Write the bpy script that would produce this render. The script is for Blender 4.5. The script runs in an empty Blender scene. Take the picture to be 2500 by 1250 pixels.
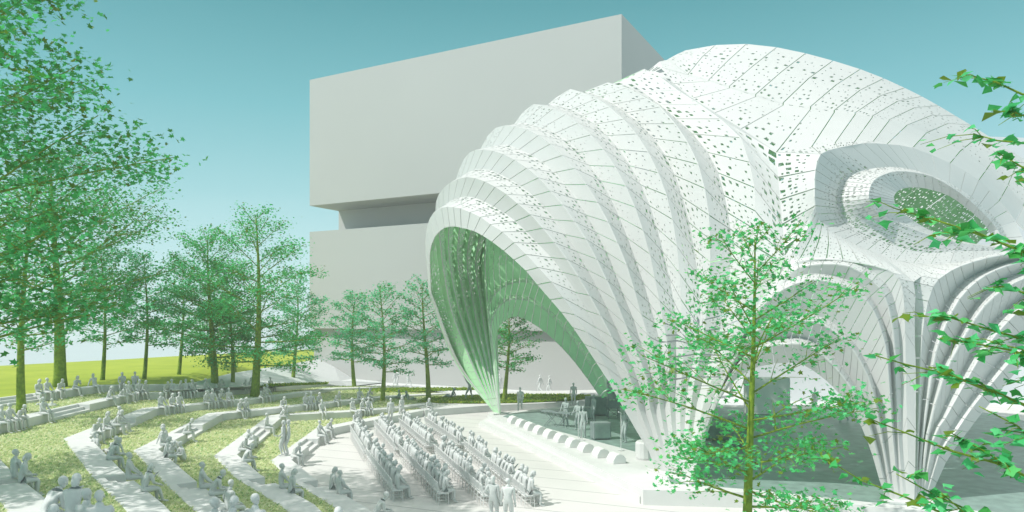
import bpy, math, random
import numpy as np
from mathutils import Vector, Matrix
R = math.radians
random.seed(7); rng = np.random.default_rng(7)
scene = bpy.context.scene
COL = scene.collection
F, CX, HY, CH = 1750.0, 1250.0, 770.0, 7.4      # focal length in photo pixels, principal column, horizon row, eye height

# ------------------------------------------------------------------ helpers
def P(px, py, z=None, d=None):
    """world point on the view ray of a photo pixel, at height z or at distance d"""
    if d is None: d = F*(CH-z)/(py-HY)
    return Vector(((px-CX)/F*d, d, CH-(py-HY)/F*d))
def tag(o, label=None, cat=None, group=None, kind=None):
    if label: o['label'] = label
    if cat: o['category'] = cat
    if group: o['group'] = group
    if kind: o['kind'] = kind
    return o
def empty(name, loc, rz=0.0):
    o = bpy.data.objects.new(name, None); COL.objects.link(o)
    o.empty_display_size = .2
    o.location = loc; o.rotation_euler = (0, 0, rz); return o
def mesh_obj(name, verts, faces, mats, parent=None, smooth=False, mi=None, loc=None):
    me = bpy.data.meshes.new(name)
    me.from_pydata([tuple(v) for v in verts], [], [tuple(f) for f in faces])
    if not isinstance(mats, (list, tuple)): mats = [mats]
    for m in mats: me.materials.append(m)
    if mi is not None: me.polygons.foreach_set('material_index', np.array(mi, dtype=np.int32))
    if smooth: me.polygons.foreach_set('use_smooth', np.ones(len(me.polygons), dtype=bool))
    me.update()
    o = bpy.data.objects.new(name, me); COL.objects.link(o)
    if parent: o.parent = parent
    if loc is not None: o.location = loc
    return o
class MB:
    def __init__(s): s.v = []; s.f = []; s.m = []
    def add(s, v, f, m=0):
        n = len(s.v); s.v += [tuple(a) for a in v]; s.f += [tuple(i+n for i in q) for q in f]; s.m += [m]*len(f)
    def box(s, c, size, rz=0, m=0, taper=1.0, bev=0.0):
        x, y, z = [a/2 for a in size]; ca, sa = math.cos(rz), math.sin(rz)
        v = []
        for sz, t in ((-1, 1.0), (1, taper)):
            for sx, sy in ((-1,-1),(1,-1),(1,1),(-1,1)):
                a, b = sx*x*t, sy*y*t
                v.append((c[0]+a*ca-b*sa, c[1]+a*sa+b*ca, c[2]+sz*z))
        s.add(v, [(3,2,1,0),(4,5,6,7),(0,1,5,4),(1,2,6,5),(2,3,7,6),(3,0,4,7)], m)
    def tube(s, pts, rad, n=6, m=0, cap=True):
        pts = [Vector(p) for p in pts]
        if not isinstance(rad, (list, tuple)): rad = [rad]*len(pts)
        vs = []
        ref = Vector((0.3,0.2,1)).normalized()
        for i, p in enumerate(pts):
            t = (pts[min(i+1,len(pts)-1)]-pts[max(i-1,0)])
            t = t.normalized() if t.length > 1e-9 else Vector((0,0,1))
            a = t.cross(ref)
            if a.length < .15: a = t.cross(Vector((1,0,0)))
            a.normalize(); b = t.cross(a)
            for k in range(n):
                w = 2*math.pi*k/n; vs.append(p + (a*math.cos(w)+b*math.sin(w))*rad[i])
        fs = []
        for i in range(len(pts)-1):
            for k in range(n):
                k2 = (k+1) % n
                fs.append((i*n+k, i*n+k2, (i+1)*n+k2, (i+1)*n+k))
        if cap:
            fs.append(tuple(range(n))[::-1]); fs.append(tuple((len(pts)-1)*n+k for k in range(n)))
        s.add(vs, fs, m)
    def ball(s, c, r, nu=10, nv=7, m=0):
        if not isinstance(r, (tuple, list)): r = (r, r, r)
        v = [(c[0], c[1], c[2]-r[2])]
        for i in range(1, nv):
            th = math.pi*i/nv
            for k in range(nu):
                w = 2*math.pi*k/nu
                v.append((c[0]+r[0]*math.sin(th)*math.cos(w), c[1]+r[1]*math.sin(th)*math.sin(w), c[2]-r[2]*math.cos(th)))
        v.append((c[0], c[1], c[2]+r[2])); f = []
        for k in range(nu):
            k2 = (k+1) % nu
            f.append((0, 1+k2, 1+k)); f.append((len(v)-1, 1+(nv-2)*nu+k, 1+(nv-2)*nu+k2))
            for i in range(nv-2): f.append((1+i*nu+k, 1+i*nu+k2, 1+(i+1)*nu+k2, 1+(i+1)*nu+k))
        s.add(v, f, m)
    def build(s, name, mats, parent=None, smooth=False, loc=None):
        return mesh_obj(name, s.v, s.f, mats, parent, smooth, s.m, loc)

# ------------------------------------------------------------------ materials
def mat(name, col, rough=.7, spec=.3, noise=0.0, nscale=3.0, col2=None, bump=0.0, bscale=30.0):
    m = bpy.data.materials.new(name); m.use_nodes = True
    nt = m.node_tree; b = nt.nodes['Principled BSDF']
    b.inputs['Base Color'].default_value = (*col, 1); b.inputs['Roughness'].default_value = rough
    b.inputs['Specular IOR Level'].default_value = spec
    if noise or col2:
        tc = nt.nodes.new('ShaderNodeTexCoord'); n = nt.nodes.new('ShaderNodeTexNoise')
        n.inputs['Scale'].default_value = nscale; n.inputs['Detail'].default_value = 5
        nt.links.new(tc.outputs['Object'], n.inputs['Vector'])
        r = nt.nodes.new('ShaderNodeValToRGB')
        c2 = col2 or tuple(c*(1-noise) for c in col)
        r.color_ramp.elements[0].color = (*c2, 1); r.color_ramp.elements[1].color = (*col, 1)
        r.color_ramp.elements[0].position = .35; r.color_ramp.elements[1].position = .65
        nt.links.new(n.outputs['Fac'], r.inputs['Fac']); nt.links.new(r.outputs['Color'], b.inputs['Base Color'])
    if bump:
        tc = nt.nodes.new('ShaderNodeTexCoord'); n = nt.nodes.new('ShaderNodeTexNoise')
        n.inputs['Scale'].default_value = bscale; nt.links.new(tc.outputs['Object'], n.inputs['Vector'])
        bp = nt.nodes.new('ShaderNodeBump'); bp.inputs['Strength'].default_value = bump; bp.inputs['Distance'].default_value = .05
        nt.links.new(n.outputs['Fac'], bp.inputs['Height']); nt.links.new(bp.outputs['Normal'], b.inputs['Normal'])
    return m
M_SHELL = mat('white_panel', (.58,.59,.575), .45, .4, noise=.03, nscale=.6)
M_GREEN = mat('green_lining', (.50,.84,.50), .5, .35, noise=.10, nscale=.8)
M_GREEN_EDGE = mat('green_edge', (.13,.36,.17), .5, .3)
M_CONC = mat('pale_concrete', (.68,.685,.67), .75, .25, noise=.05, nscale=1.5, bump=.05)
M_GROUND = mat('pale_ground', (.66,.68,.68), .85, .2, noise=.04, nscale=.1)
M_BLD = mat('grey_render', (.44,.45,.44), .8, .2, noise=.03, nscale=.08)
M_BLD2 = mat('white_render', (.75,.76,.78), .8, .2, noise=.03, nscale=.08)
M_FIG = mat('grey_clay', (.60,.62,.61), .6, .3, noise=.06, nscale=6)
M_FIGW = mat('pale_clay', (.68,.70,.69), .6, .3, noise=.05, nscale=6)
M_FIGD = mat('dark_shaded_clay', (.38,.45,.43), .6, .3, noise=.06, nscale=6)  # dark clay; for stage figures the shade under the canopy is in the colour
M_CHAIR = mat('chair_paint', (.70,.71,.70), .5, .4, noise=.04, nscale=4)
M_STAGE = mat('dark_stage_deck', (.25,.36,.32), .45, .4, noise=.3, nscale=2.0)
M_EQ = mat('equipment_grey', (.22,.28,.27), .5, .4, noise=.1, nscale=4)
M_WEDGE = mat('wedge_white', (.78,.78,.76), .5, .4, noise=.03, nscale=4)
M_BARK = mat('olive_bark', (.23,.33,.03), .8, .2, col2=(.13,.21,.02), nscale=6, bump=.4, bscale=25)
M_MEADOW = mat('meadow_grass', (.36,.43,.055), .9, .1, col2=(.30,.38,.045), nscale=.35, bump=.2, bscale=8)
M_TREAD = mat('ground_cover_soil', (.58,.62,.34), .9, .1, col2=(.38,.50,.22), nscale=5, bump=.6, bscale=22)
M_TREAD2 = mat('strip_grass', (.24,.36,.02), .9, .1, col2=(.13,.25,.015), nscale=5, bump=.6, bscale=22)
def plaza_mat():
    m = mat('plaza_slabs', (.66,.65,.625), .7, .3, noise=.04, nscale=.7)
    nt = m.node_tree; b = nt.nodes['Principled BSDF']
    src = b.inputs['Base Color'].links[0].from_socket
    tc = nt.nodes.new('ShaderNodeTexCoord'); mp = nt.nodes.new('ShaderNodeMapping')
    mp.inputs['Rotation'].default_value = (0,0,R(23)); nt.links.new(tc.outputs['Object'], mp.inputs['Vector'])
    sp = nt.nodes.new('ShaderNodeSeparateXYZ'); nt.links.new(mp.outputs['Vector'], sp.inputs[0])
    dv = nt.nodes.new('ShaderNodeMath'); dv.operation='DIVIDE'; dv.inputs[1].default_value = 1.7; nt.links.new(sp.outputs['Y'], dv.inputs[0])
    fr = nt.nodes.new('ShaderNodeMath'); fr.operation='FRACT'; nt.links.new(dv.outputs[0], fr.inputs[0])
    lt = nt.nodes.new('ShaderNodeMath'); lt.operation='LESS_THAN'; lt.inputs[1].default_value = .035; nt.links.new(fr.outputs[0], lt.inputs[0])
    mx = nt.nodes.new('ShaderNodeMix'); mx.data_type='RGBA'
    nt.links.new(lt.outputs[0], mx.inputs['Factor']); nt.links.new(src, mx.inputs[6]); mx.inputs[7].default_value = (.36,.36,.35,1)
    nt.links.new(mx.outputs[2], b.inputs['Base Color']); return m
M_PLAZA = plaza_mat()
def leaf_mat(name, stops):
    m = bpy.data.materials.new(name); m.use_nodes = True; nt = m.node_tree
    b = nt.nodes['Principled BSDF']; out = nt.nodes['Material Output']
    g = nt.nodes.new('ShaderNodeNewGeometry'); r = nt.nodes.new('ShaderNodeValToRGB')
    nt.links.new(g.outputs['Random Per Island'], r.inputs['Fac'])
    r.color_ramp.interpolation = 'CONSTANT'
    while len(r.color_ramp.elements) < len(stops): r.color_ramp.elements.new(.5)
    for e, (p, c) in zip(r.color_ramp.elements, stops): e.position = p; e.color = (*c, 1)
    nt.links.new(r.outputs['Color'], b.inputs['Base Color']); b.inputs['Roughness'].default_value = .5
    b.inputs['Specular IOR Level'].default_value = .35
    t = nt.nodes.new('ShaderNodeBsdfTranslucent'); nt.links.new(r.outputs['Color'], t.inputs['Color'])
    mx = nt.nodes.new('ShaderNodeMixShader'); mx.inputs[0].default_value = .45
    nt.links.new(b.outputs[0], mx.inputs[1]); nt.links.new(t.outputs[0], mx.inputs[2]); nt.links.new(mx.outputs[0], out.inputs['Surface'])
    return m
M_LEAF = leaf_mat('emerald_leaf', [(0,(.06,.46,.12)),(.30,(.08,.55,.19)),(.52,(.05,.34,.06)),(.66,(.13,.58,.16)),(.82,(.15,.25,.015)),(.93,(.14,.66,.26))])
M_LEAF2 = leaf_mat('teal_leaf', [(0,(.09,.55,.25)),(.30,(.12,.62,.31)),(.55,(.08,.42,.15)),(.75,(.16,.66,.32)),(.90,(.15,.28,.04))])
M_LEAFB = leaf_mat('olive_leaf', [(0,(.05,.38,.08)),(.25,(.07,.46,.13)),(.45,(.045,.26,.035)),(.68,(.11,.22,.015)),(.80,(.08,.50,.16))])
M_BLADE = leaf_mat('cover_blade', [(0,(.70,.74,.42)),(.3,(.58,.68,.34)),(.55,(.80,.80,.55)),(.84,(.30,.50,.20)),(.92,(.82,.84,.62))])
M_BLADE2 = leaf_mat('strip_blade', [(0,(.30,.44,.02)),(.3,(.20,.36,.02)),(.55,(.44,.50,.06)),(.75,(.10,.26,.02))])

# ------------------------------------------------------------------ world, sun, camera
w = bpy.data.worlds.new('World'); scene.world = w; w.use_nodes = True
nt = w.node_tree; bg = nt.nodes['Background']
SUN_EL, SUN_AZ = 50.0, None
S = Vector((-.91, -.41, 0)).normalized()*math.cos(R(SUN_EL)); S.z = math.sin(R(SUN_EL))
sky = nt.nodes.new('ShaderNodeTexSky'); sky.sky_type = 'NISHITA'; sky.sun_disc = False
sky.sun_elevation = R(SUN_EL); sky.sun_rotation = math.atan2(S.x, S.y)
sky.air_density = 1.0; sky.dust_density = 1.2; sky.ozone_density = 1.0
geo = nt.nodes.new('ShaderNodeTexCoord'); sp = nt.nodes.new('ShaderNodeSeparateXYZ')
nt.links.new(geo.outputs['Generated'], sp.inputs[0])
ramp = nt.nodes.new('ShaderNodeValToRGB'); nt.links.new(sp.outputs['Z'], ramp.inputs['Fac'])
cr = ramp.color_ramp
stops = [(0.0,(.56,.74,.78)),(.06,(.44,.69,.73)),(.16,(.25,.55,.59)),(.27,(.135,.44,.48)),(.40,(.055,.29,.32)),(.62,(.50,.60,.58)),(1.0,(.90,.92,.87))]
while len(cr.elements) < len(stops): cr.elements.new(.5)
for e, (p, c) in zip(cr.elements, stops): e.position = p; e.color = (*c, 1)
# the haze ramp is brought to the brightness of the physical sky before the two are mixed
sc = nt.nodes.new('ShaderNodeMix'); sc.data_type = 'RGBA'; sc.blend_type = 'MULTIPLY'; sc.inputs[0].default_value = 1
nt.links.new(ramp.outputs['Color'], sc.inputs[6]); sc.inputs[7].default_value = (10, 10, 10, 1)
mx = nt.nodes.new('ShaderNodeMix'); mx.data_type = 'RGBA'; mx.inputs[0].default_value = .88
nt.links.new(sky.outputs[0], mx.inputs[6]); nt.links.new(sc.outputs[2], mx.inputs[7])
nt.links.new(mx.outputs[2], bg.inputs['Color']); bg.inputs['Strength'].default_value = .1
sun = bpy.data.lights.new('sun', 'SUN'); sun.energy = 3.4; sun.angle = R(.6); sun.color = (1, .965, .93)
so = bpy.data.objects.new('sun', sun); COL.objects.link(so)
so.rotation_euler = (-S).to_track_quat('-Z', 'Y').to_euler()
cam = bpy.data.cameras.new('camera'); co = bpy.data.objects.new('camera', cam); COL.objects.link(co)
co.location = (0, 0, CH); co.rotation_euler = (R(90), 0, 0)
cam.sensor_width = 36; cam.lens = 36*F/2500; cam.shift_y = (HY-625)/2500; cam.clip_end = 6000
scene.camera = co
scene.view_settings.view_transform = 'Standard'; scene.view_settings.look = 'None'
scene.view_settings.exposure = 0.30; scene.view_settings.gamma = 1
scene.render.engine = 'CYCLES'
scene.cycles.transparent_max_bounces = 8; scene.cycles.max_bounces = 6; scene.cycles.diffuse_bounces = 4

# ------------------------------------------------------------------ the shell
def cubic(pts, js):
    """non-uniform Catmull-Rom through (j, a, b, ...) samples"""
    pts = sorted(pts); J = np.array([p[0] for p in pts], float); V = np.array([p[1:] for p in pts], float)
    n = len(J); D = np.zeros_like(V)
    for i in range(n):
        if i == 0: D[i] = (V[1]-V[0])/(J[1]-J[0])
        elif i == n-1: D[i] = (V[-1]-V[-2])/(J[-1]-J[-2])
        else:
            h0, h1 = J[i]-J[i-1], J[i+1]-J[i]
            D[i] = ((V[i]-V[i-1])/h0*h1 + (V[i+1]-V[i])/h1*h0)/(h0+h1)
    out = []
    for j in js:
        i = int(np.clip(np.searchsorted(J, j)-1, 0, n-2)); h = J[i+1]-J[i]; t = (j-J[i])/h
        out.append((2*t**3-3*t**2+1)*V[i]+(t**3-2*t**2+t)*h*D[i]+(-2*t**3+3*t**2)*V[i+1]+(t**3-t**2)*h*D[i+1])
    return np.array(out)
def hinge(n, H, k, xy, zf=.6):
    """depth of view rays in the plane hinged on the ground line (normal n, through H), leaning by k"""
    out = []
    for px, py in xy:
        p = (px-CX)/F; q = (HY-py)/F
        d = (n[0]*H[0]+n[1]*H[1]+k*(CH-zf))/(n[0]*p+n[1]-k*q)
        out.append((p*d, d, CH+q*d))
    return np.array(out)
def px_rows(pts): return np.array([P(a, b, d=d) for a, b, d in pts])

class Skin:
    """pleated panels: holes and seams are real openings in one sheet that gets its thickness from Solidify"""
    def __init__(s): s.v = []; s.f = []
    def strip(s, A, B, nu=6, nv=3, hole=None, gap=.022, flip=False, sub=1):
        """A, B: rows of the same number of stations; hole(u, st) = hole size 0..1, u runs 0 at A to 1 at B"""
        n = len(A)
        for j in range(n-1):
            a0, a1, b0, b1 = A[j], A[j+1], B[j], B[j+1]
            L = (np.linalg.norm(a1-a0)+np.linalg.norm(b1-b0))/2
            g = min(.18, (gap(j) if callable(gap) else gap)/max(L, 1e-3))
            Wd = (np.linalg.norm(b0-a0)+np.linalg.norm(b1-a1))/2
            def pt(u, v):
                v = g+(1-2*g)*v
                return (a0*(1-v)+a1*v)*(1-u)+(b0*(1-v)+b1*v)*u
            if Wd < .05: continue
            base = len(s.v)
            U = np.linspace(0, 1, nu+1); V = np.linspace(0, 1, nv+1)
            for u in U:
                for v in V: s.v.append(pt(u, v))
            for iu in range(nu):
                for iv in range(nv):
                    c = [base+iu*(nv+1)+iv, base+(iu+1)*(nv+1)+iv, base+(iu+1)*(nv+1)+iv+1, base+iu*(nv+1)+iv+1]
                    uc = (iu+.5)/nu; vc = (iv+.5)/nv
                    h = hole(uc, (j+vc)/n) if hole else 0
                    h *= random.uniform(.45, 1.25)
                    if h < .12 or random.random() < .12:
                        s.f.append(c if not flip else c[::-1]); continue
                    h = min(h, .8)
                    cu = uc+random.uniform(-.5, .5)*(1-h)*.9/nu; cv = vc+(random.uniform(-.4, .4)+(.18 if iu % 2 else -.18))*(1-h)/nv
                    ii = []
                    for su, sv in ((-1,-1),(1,-1),(1,1),(-1,1)):
                        k = random.uniform(.55, 1.1)*h/2; k2 = random.uniform(.55, 1.1)*h/2
                        uu = min(max(cu+su*k/nu, (iu+.04)/nu), (iu+.96)/nu); vv = min(max(cv+sv*k2/nv, (iv+.04)/nv), (iv+.96)/nv)
                        ii.append(len(s.v)); s.v.append(pt(uu, vv))
                    for q in range(4):
                        q2 = (q+1) % 4; f = (c[q], c[q2], ii[q2], ii[q])
                        s.f.append(f if not flip else f[::-1])
    def build(s, name, parent, thick=.045, mats=None, label=None, rev=False):
        if rev: s.f = [tuple(f)[::-1] for f in s.f]
        o = mesh_obj(name, s.v, s.f, mats or [M_SHELL, M_GREEN, M_GREEN_EDGE], parent)
        md = o.modifiers.new('thickness', 'SOLIDIFY'); md.thickness = thick; md.offset = -1
        md.material_offset = 1; md.material_offset_rim = 0; md.use_even_offset = False
        if label: o['label'] = label
        return o

pav = empty('pleated_pavilion', (6, 40, 0))
tag(pav, 'white pleated shell pavilion with perforated panels, green inside, on fanned legs over the stage', 'pavilion')
def finish(o):            # parts keep world coordinates under the moved root
    o.matrix_parent_inverse = Matrix.Translation((-6, -40, 0)); return o

# --- main canopy: seventeen creases hinged on the line between the far left foot and the middle foot
LF, RF = np.array((-.8, 49.)), np.array((6.8, 30.5))
t = (LF-RF)/np.linalg.norm(LF-RF); N1 = np.array((-t[1], t[0])); N1 = N1 if N1[0] > 0 else -N1   # points right
# tilt of every crease plane (positive leans to the right)
KS = [-.54,-.50,-.40,-.385,-.285,-.27,-.175,-.16,-.07,-.055,.03,.045,.13,.135,.23,.245,.33]
CR = {
0: [(0,1157,564),(1,1178,575),(2,1201,590),(3,1230,612),(4,1255,634),(5,1284,661),(6,1312,695),(7,1344,732),(8,1370,762),(9,1399,800),(10,1427,841),(11,1455,884),(12,1483,927),(-1,1140,559),(-2,1126,556),(-3,1112,553),(-4,1098,553),(-5,1085,556),(-6,1072,565),(-7,1062,577),(-8,1053,597),(-9,1049,618),(-11,1050,670)],
1: [(0,1173,530),(1,1198,548),(2,1227,566),(3,1255,592),(4,1284,621),(5,1314,653),(6,1346,688),(7,1375,727),(8,1404,769),(9,1433,811),(11,1481,897),(-1,1148,518),(-2,1124,509),(-3,1107,506),(-4,1092,505),(-5,1078,507),(-6,1059,518),(-7,1048,536),(-8,1041,560),(-9,1038,590),(-11,1042,650)],
2: [(0,1232,520),(1,1258,540),(2,1285,565),(3,1313,595),(4,1346,629),(5,1375,665),(6,1408,715),(8,1455,800),(9,1477,840),(10,1500,885),(-1,1204,504),(-2,1182,492),(-3,1160,483),(-4,1140,480),(-5,1123,482),(-6,1107,486),(-7,1094,495),(-8,1082,510)],
3: [(0,1264,497),(1,1296,524),(2,1325,557),(3,1354,592),(4,1384,633),(5,1412,675),(6,1439,721),(7,1466,770),(8,1493,822),(9,1516,874),(10,1535,915),(-1,1236,474),(-2,1209,456),(-3,1184,443),(-4,1160,435),(-5,1139,432),(-6,1118,437),(-7,1098,446),(-8,1082,460)],
4: [(0,1328,505),(1,1355,537),(2,1383,574),(3,1410,615),(4,1435,659),(5,1458,703),(6,1482,752),(7,1505,802),(8,1526,850),(9,1545,895),(-1,1302,478),(-2,1272,454),(-3,1244,438),(-4,1220,425),(-5,1198,416),(-6,1176,413),(-7,1158,414),(-8,1140,422)],
5: [(0,1374,500),(1,1402,540),(2,1431,584),(3,1457,633),(4,1481,683),(5,1504,733),(6,1527,792),(7,1548,847),(8,1568,895),(-1,1344,466),(-2,1315,434),(-3,1286,410),(-4,1256,390),(-5,1228,376),(-6,1204,368),(-7,1180,365),(-8,1160,366),(-9,1145,373)],
6: [(0,1433,526),(1,1458,569),(2,1483,617),(3,1502,667),(4,1522,718),(5,1547,780),(6,1564,835),(7,1578,878),(-1,1408,487),(-2,1380,451),(-3,1354,421),(-4,1324,396),(-5,1296,378),(-6,1268,365),(-7,1244,355),(-8,1222,354),(-9,1200,358)],
7: [(0,1485,542),(1,1508,593),(2,1530,647),(3,1549,707),(4,1566,768),(5,1582,820),(6,1597,870),(-1,1459,494),(-2,1432,450),(-3,1403,411),(-4,1374,379),(-5,1344,351),(-6,1315,330),(-7,1287,316),(-8,1258,308),(-9,1232,306),(-10,1210,312)],
8: [(0,1533,582),(1,1554,640),(2,1572,692),(3,1587,742),(4,1600,790),(5,1611,835),(-1,1512,530),(-2,1491,485),(-3,1469,442),(-4,1440,404),(-5,1414,372),(-6,1385,345),(-7,1356,325),(-8,1325,312),(-9,1300,305),(-10,1277,299)],
9: [(0,1587,621),(1,1599,680),(2,1610,734),(3,1620,788),(-1,1570,562),(-2,1551,506),(-3,1528,454),(-4,1502,406),(-5,1473,364),(-6,1443,329),(-7,1412,300),(-8,1381,279),(-9,1351,265),(-10,1325,257),(-11,1302,254)],
10: [(0,1635,680),(1,1645,735),(-1,1620,617),(-2,1604,557),(-3,1587,503),(-4,1566,452),(-5,1539,405),(-6,1512,365),(-7,1483,331),(-8,1453,303),(-9,1423,282),(-10,1394,267),(-11,1365,259),(-12,1342,254)],
11: [(0,1662,730),(-1,1659,667),(-2,1653,601),(-3,1642,536),(-4,1628,477),(-5,1608,422),(-6,1583,371),(-7,1554,327),(-8,1523,291),(-9,1488,261),(-10,1458,240),(-11,1421,225),(-12,1392,217)],
12: [(0,1710,800),(-1,1710,740),(-2,1705,675),(-3,1695,609),(-4,1683,544),(-5,1667,483),(-6,1649,429),(-7,1626,381),(-8,1597,338),(-9,1563,302),(-10,1529,275),(-11,1498,254),(-12,1465,236),(-13,1430,222)],
13: [(0,1722,780),(-2,1731,690),(-3,1734,640),(-4,1734,585),(-5,1731,525),(-6,1721,460),(-7,1705,401),(-8,1680,348),(-9,1649,302),(-10,1612,261),(-11,1577,239),(-12,1530,214),(-13,1484,201)],
14: [(0,1765,770),(-2,1782,675),(-4,1786,590),(-5,1784,560),(-6,1778,520),(-7,1769,478),(-8,1754,422),(-9,1729,372),(-10,1692,327),(-11,1652,290),(-12,1612,256),(-13,1570,224),(-14,1533,193)],
15: [(0,1805,760),(-3,1832,655),(-5,1840,600),(-6,1843,560),(-7,1844,515),(-8,1842,458),(-9,1830,396),(-10,1809,336),(-11,1759,290),(-12,1708,254),(-13,1655,220),(-14,1607,184),(-15,1572,168)],
16: [(0,1866,765),(-3,1895,690),(-6,1917,622),(-7,1916,604),(-8,1911,547),(-9,1905,487),(-10,1900,433),(-11,1896,371),(-12,1810,314),(-13,1746,275),(-14,1690,240),(-15,1645,204),(-16,1618,165),(-17,1610,150)],
}
Y600 = np.interp(np.arange(17)/2, range(9), [1048,1066,1085,1104,1131,1154,1178,1205,1228])
Y750 = np.interp(np.arange(17)/2, range(9), [1066,1090,1110,1128,1148,1166,1184,1200,1214])
Y870 = np.interp(np.arange(17)/2, range(9), [1112,1138,1152,1166,1178,1189,1199,1208,1215])
Y750[1], Y870[1] = 1059, 1105
YFT = np.interp(np.arange(17)/2, range(9), [1207,1209,1211,1213,1215,1217,1219,1221,1222])
X1000 = [1524,1532,1549,1561,1574,1588,1600,1612,1624,1637,1649,1661,1674,1686,1699,1714,1731]
X850 = [0]*9+[1630,1650,1668,1700,1712,1742,1775,1828]
JS = list(range(-32, 18))
CURV = []
for i in range(17):
    pts = list(CR[i])
    if i > 1: pts.append((-14-.38*i, Y600[i], 600))
    pts += [(-19-.25*i, Y750[i], 750), (-24-.1*i, Y870[i], 870), (-32, YFT[i], 1008)]
    pts += [(13, X1000[i], 1000), (17, 1600+90*i/16, 1128+42*i/16)]
    if i >= 9: pts.append((6, X850[i], 850))
    xy = cubic(pts, JS)
    CURV.append(hinge(N1, RF, KS[i], xy))
for i in range(17):                        # seat the feet on the stage
    for e in (0, -1): CURV[i][e][2] = .62
def fade(j):           # perforation dies out towards both feet
    return 1
for i in range(16):
    ridge_first = (i % 2 == 1)             # odd crease is a ridge: this strip is the shaded, perforated one
    sk = Skin()
    def hole(u, st, i=i, rf=ridge_first):
        j = -32+st*50
        foot = min(1, max(0, (10-j)/7))*min(1, max(0, (j+30)/8))
        if i == 0: return 0
        if rf: s = .25+.50*u if u > .15 else 0
        else:
            s = {2:0,4:.04,6:.16,8:.26,10:.38,12:.5,14:.55}[i]*(1-.55*u)
            if j < -9: s = max(s, .30)
        far = j < -12-.3*i
        if far: s = .55 if rf else .12
        return s*foot
    sk.strip(CURV[i], CURV[i+1], nu=(5 if i else 3), nv=3, hole=hole, gap=lambda j: .012 if j < 20 else .030 if j < 43 else .0)
    finish(sk.build('arched_pleat', pav, rev=True, label='perforated narrow pleat band' if ridge_first else ('smooth front rim band of the arch' if i == 0 else None)))

# --- crown and upper sheet behind the eye
def D(p): return np.array(P(p[0], p[1], d=p[2]))
V16 = {j: CURV[16][k] for k, j in enumerate(JS)}
L1 = [V16[j] for j in (-17,-16,-15,-14,-13,-12,-11)] + [D(p) for p in ((1982,358,31.3),(2039,348,31.6),(2087,345,32.0),(2132,345,32.4),(2167,350,32.8),(2228,361,33.4),(2320,398,34.6),(2390,440,35.1),(2440,490,35.3),(2480,540,35.1),(2540,600,34.5))]
UC = [D(p) for p in ((1630,145,44.5),(1680,183,42.5),(1731,198,41),(1781,215,39.6),(1845,236,38.2),(1912,257,37.2),(1979,266,36.4),(2037,274,36),(2088,279,36),(2130,286,36.1),(2171,294,36.4),(2215,305,36.8),(2262,324,37.3),(2345,368,37.8),(2410,412,38),(2460,455,38),(2500,500,37.8),(2560,560,37))]
UCb = [D(p) for p in ((1630,144,44.8),(1680,181,42.9),(1731,194,41.5),(1781,210,40.2),(1845,230,38.9),(1912,251,37.9),(1979,260,37.1),(2037,269,36.6),(2088,275,36.5),(2130,283,36.4),(2171,292,36.6),(2215,305,36.8),(2262,324,37.3),(2345,368,37.8),(2410,412,38),(2460,455,38),(2500,500,37.8),(2560,560,37))]
UB = [D(p) for p in ((1650,132,45.5),(1720,140,44),(1780,149,43),(1831,159,42.2),(1885,171,41.5),(1935,182,41),(1985,194,40.6),(2035,206,40.3),(2082,216,40.1),(2125,227,40),(2165,237,40),(2210,253,40),(2260,274,40.1),(2330,308,40.2),(2390,338,40.2),(2440,365,40),(2490,400,39.5),(2570,460,38.5))]
UA = [D(p) for p in ((1668,124,46.5),(1745,110,45.8),(1805,106,45),(1862,110,44.4),(1920,119,44),(1975,132,43.6),(2030,147,43.3),(2085,163,43.1),(2130,180,42.9),(2175,198,42.8),(2220,220,42.7),(2268,244,42.6),(2315,272,42.5),(2365,302,42.3),(2410,330,42),(2460,362,41.5),(2510,395,41),(2590,440,40))]
def shifted(row, X):
    pr = [(CX+F*p[0]/p[1], HY-F*(p[2]-CH)/p[1], p[1]) for p in row]; xs = [q[0] for q in pr]
    return [D((x, np.interp(x, xs, [q[1] for q in pr]), np.interp(x, xs, [q[2] for q in pr]))) for x in X]
UCx = np.array([1630,1680,1731,1781,1845,1912,1979,2037,2088,2130,2171,2215,2262,2345,2410,2460,2500,2560.])
UBx = UCx+np.interp(UCx, [1630,1800,2200,2560], [22,62,62,10]); UAx = UBx+np.interp(UBx, [1650,1850,2300,2570], [20,60,58,20])
UB, UA = shifted(UB, UBx), shifted(UA, UAx)
sk = Skin()
sk.strip(L1, UC, nu=7, nv=4, hole=lambda u, st: .42*(1-.6*u)*(1 if st < .36 else .35 if st < .6 else .15), gap=.03)
finish(sk.build('canopy_panel_band', pav, rev=True))
sk = Skin(); sk.strip(UC, UCb, nu=1, nv=2, gap=.03, hole=lambda u, st: .4); finish(sk.build('ridge_lip', pav, rev=True))
sk = Skin(); sk.strip(UCb, UB, nu=6, nv=4, hole=lambda u, st: (.46*(1-.5*u) if st < .5 else .25), gap=.028); finish(sk.build('canopy_panel_band', pav, rev=True))
sk = Skin(); sk.strip(UB, UA, nu=5, nv=3, hole=lambda u, st: .50-.35*u, gap=.028); finish(sk.build('canopy_panel_band', pav, rev=True))
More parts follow.
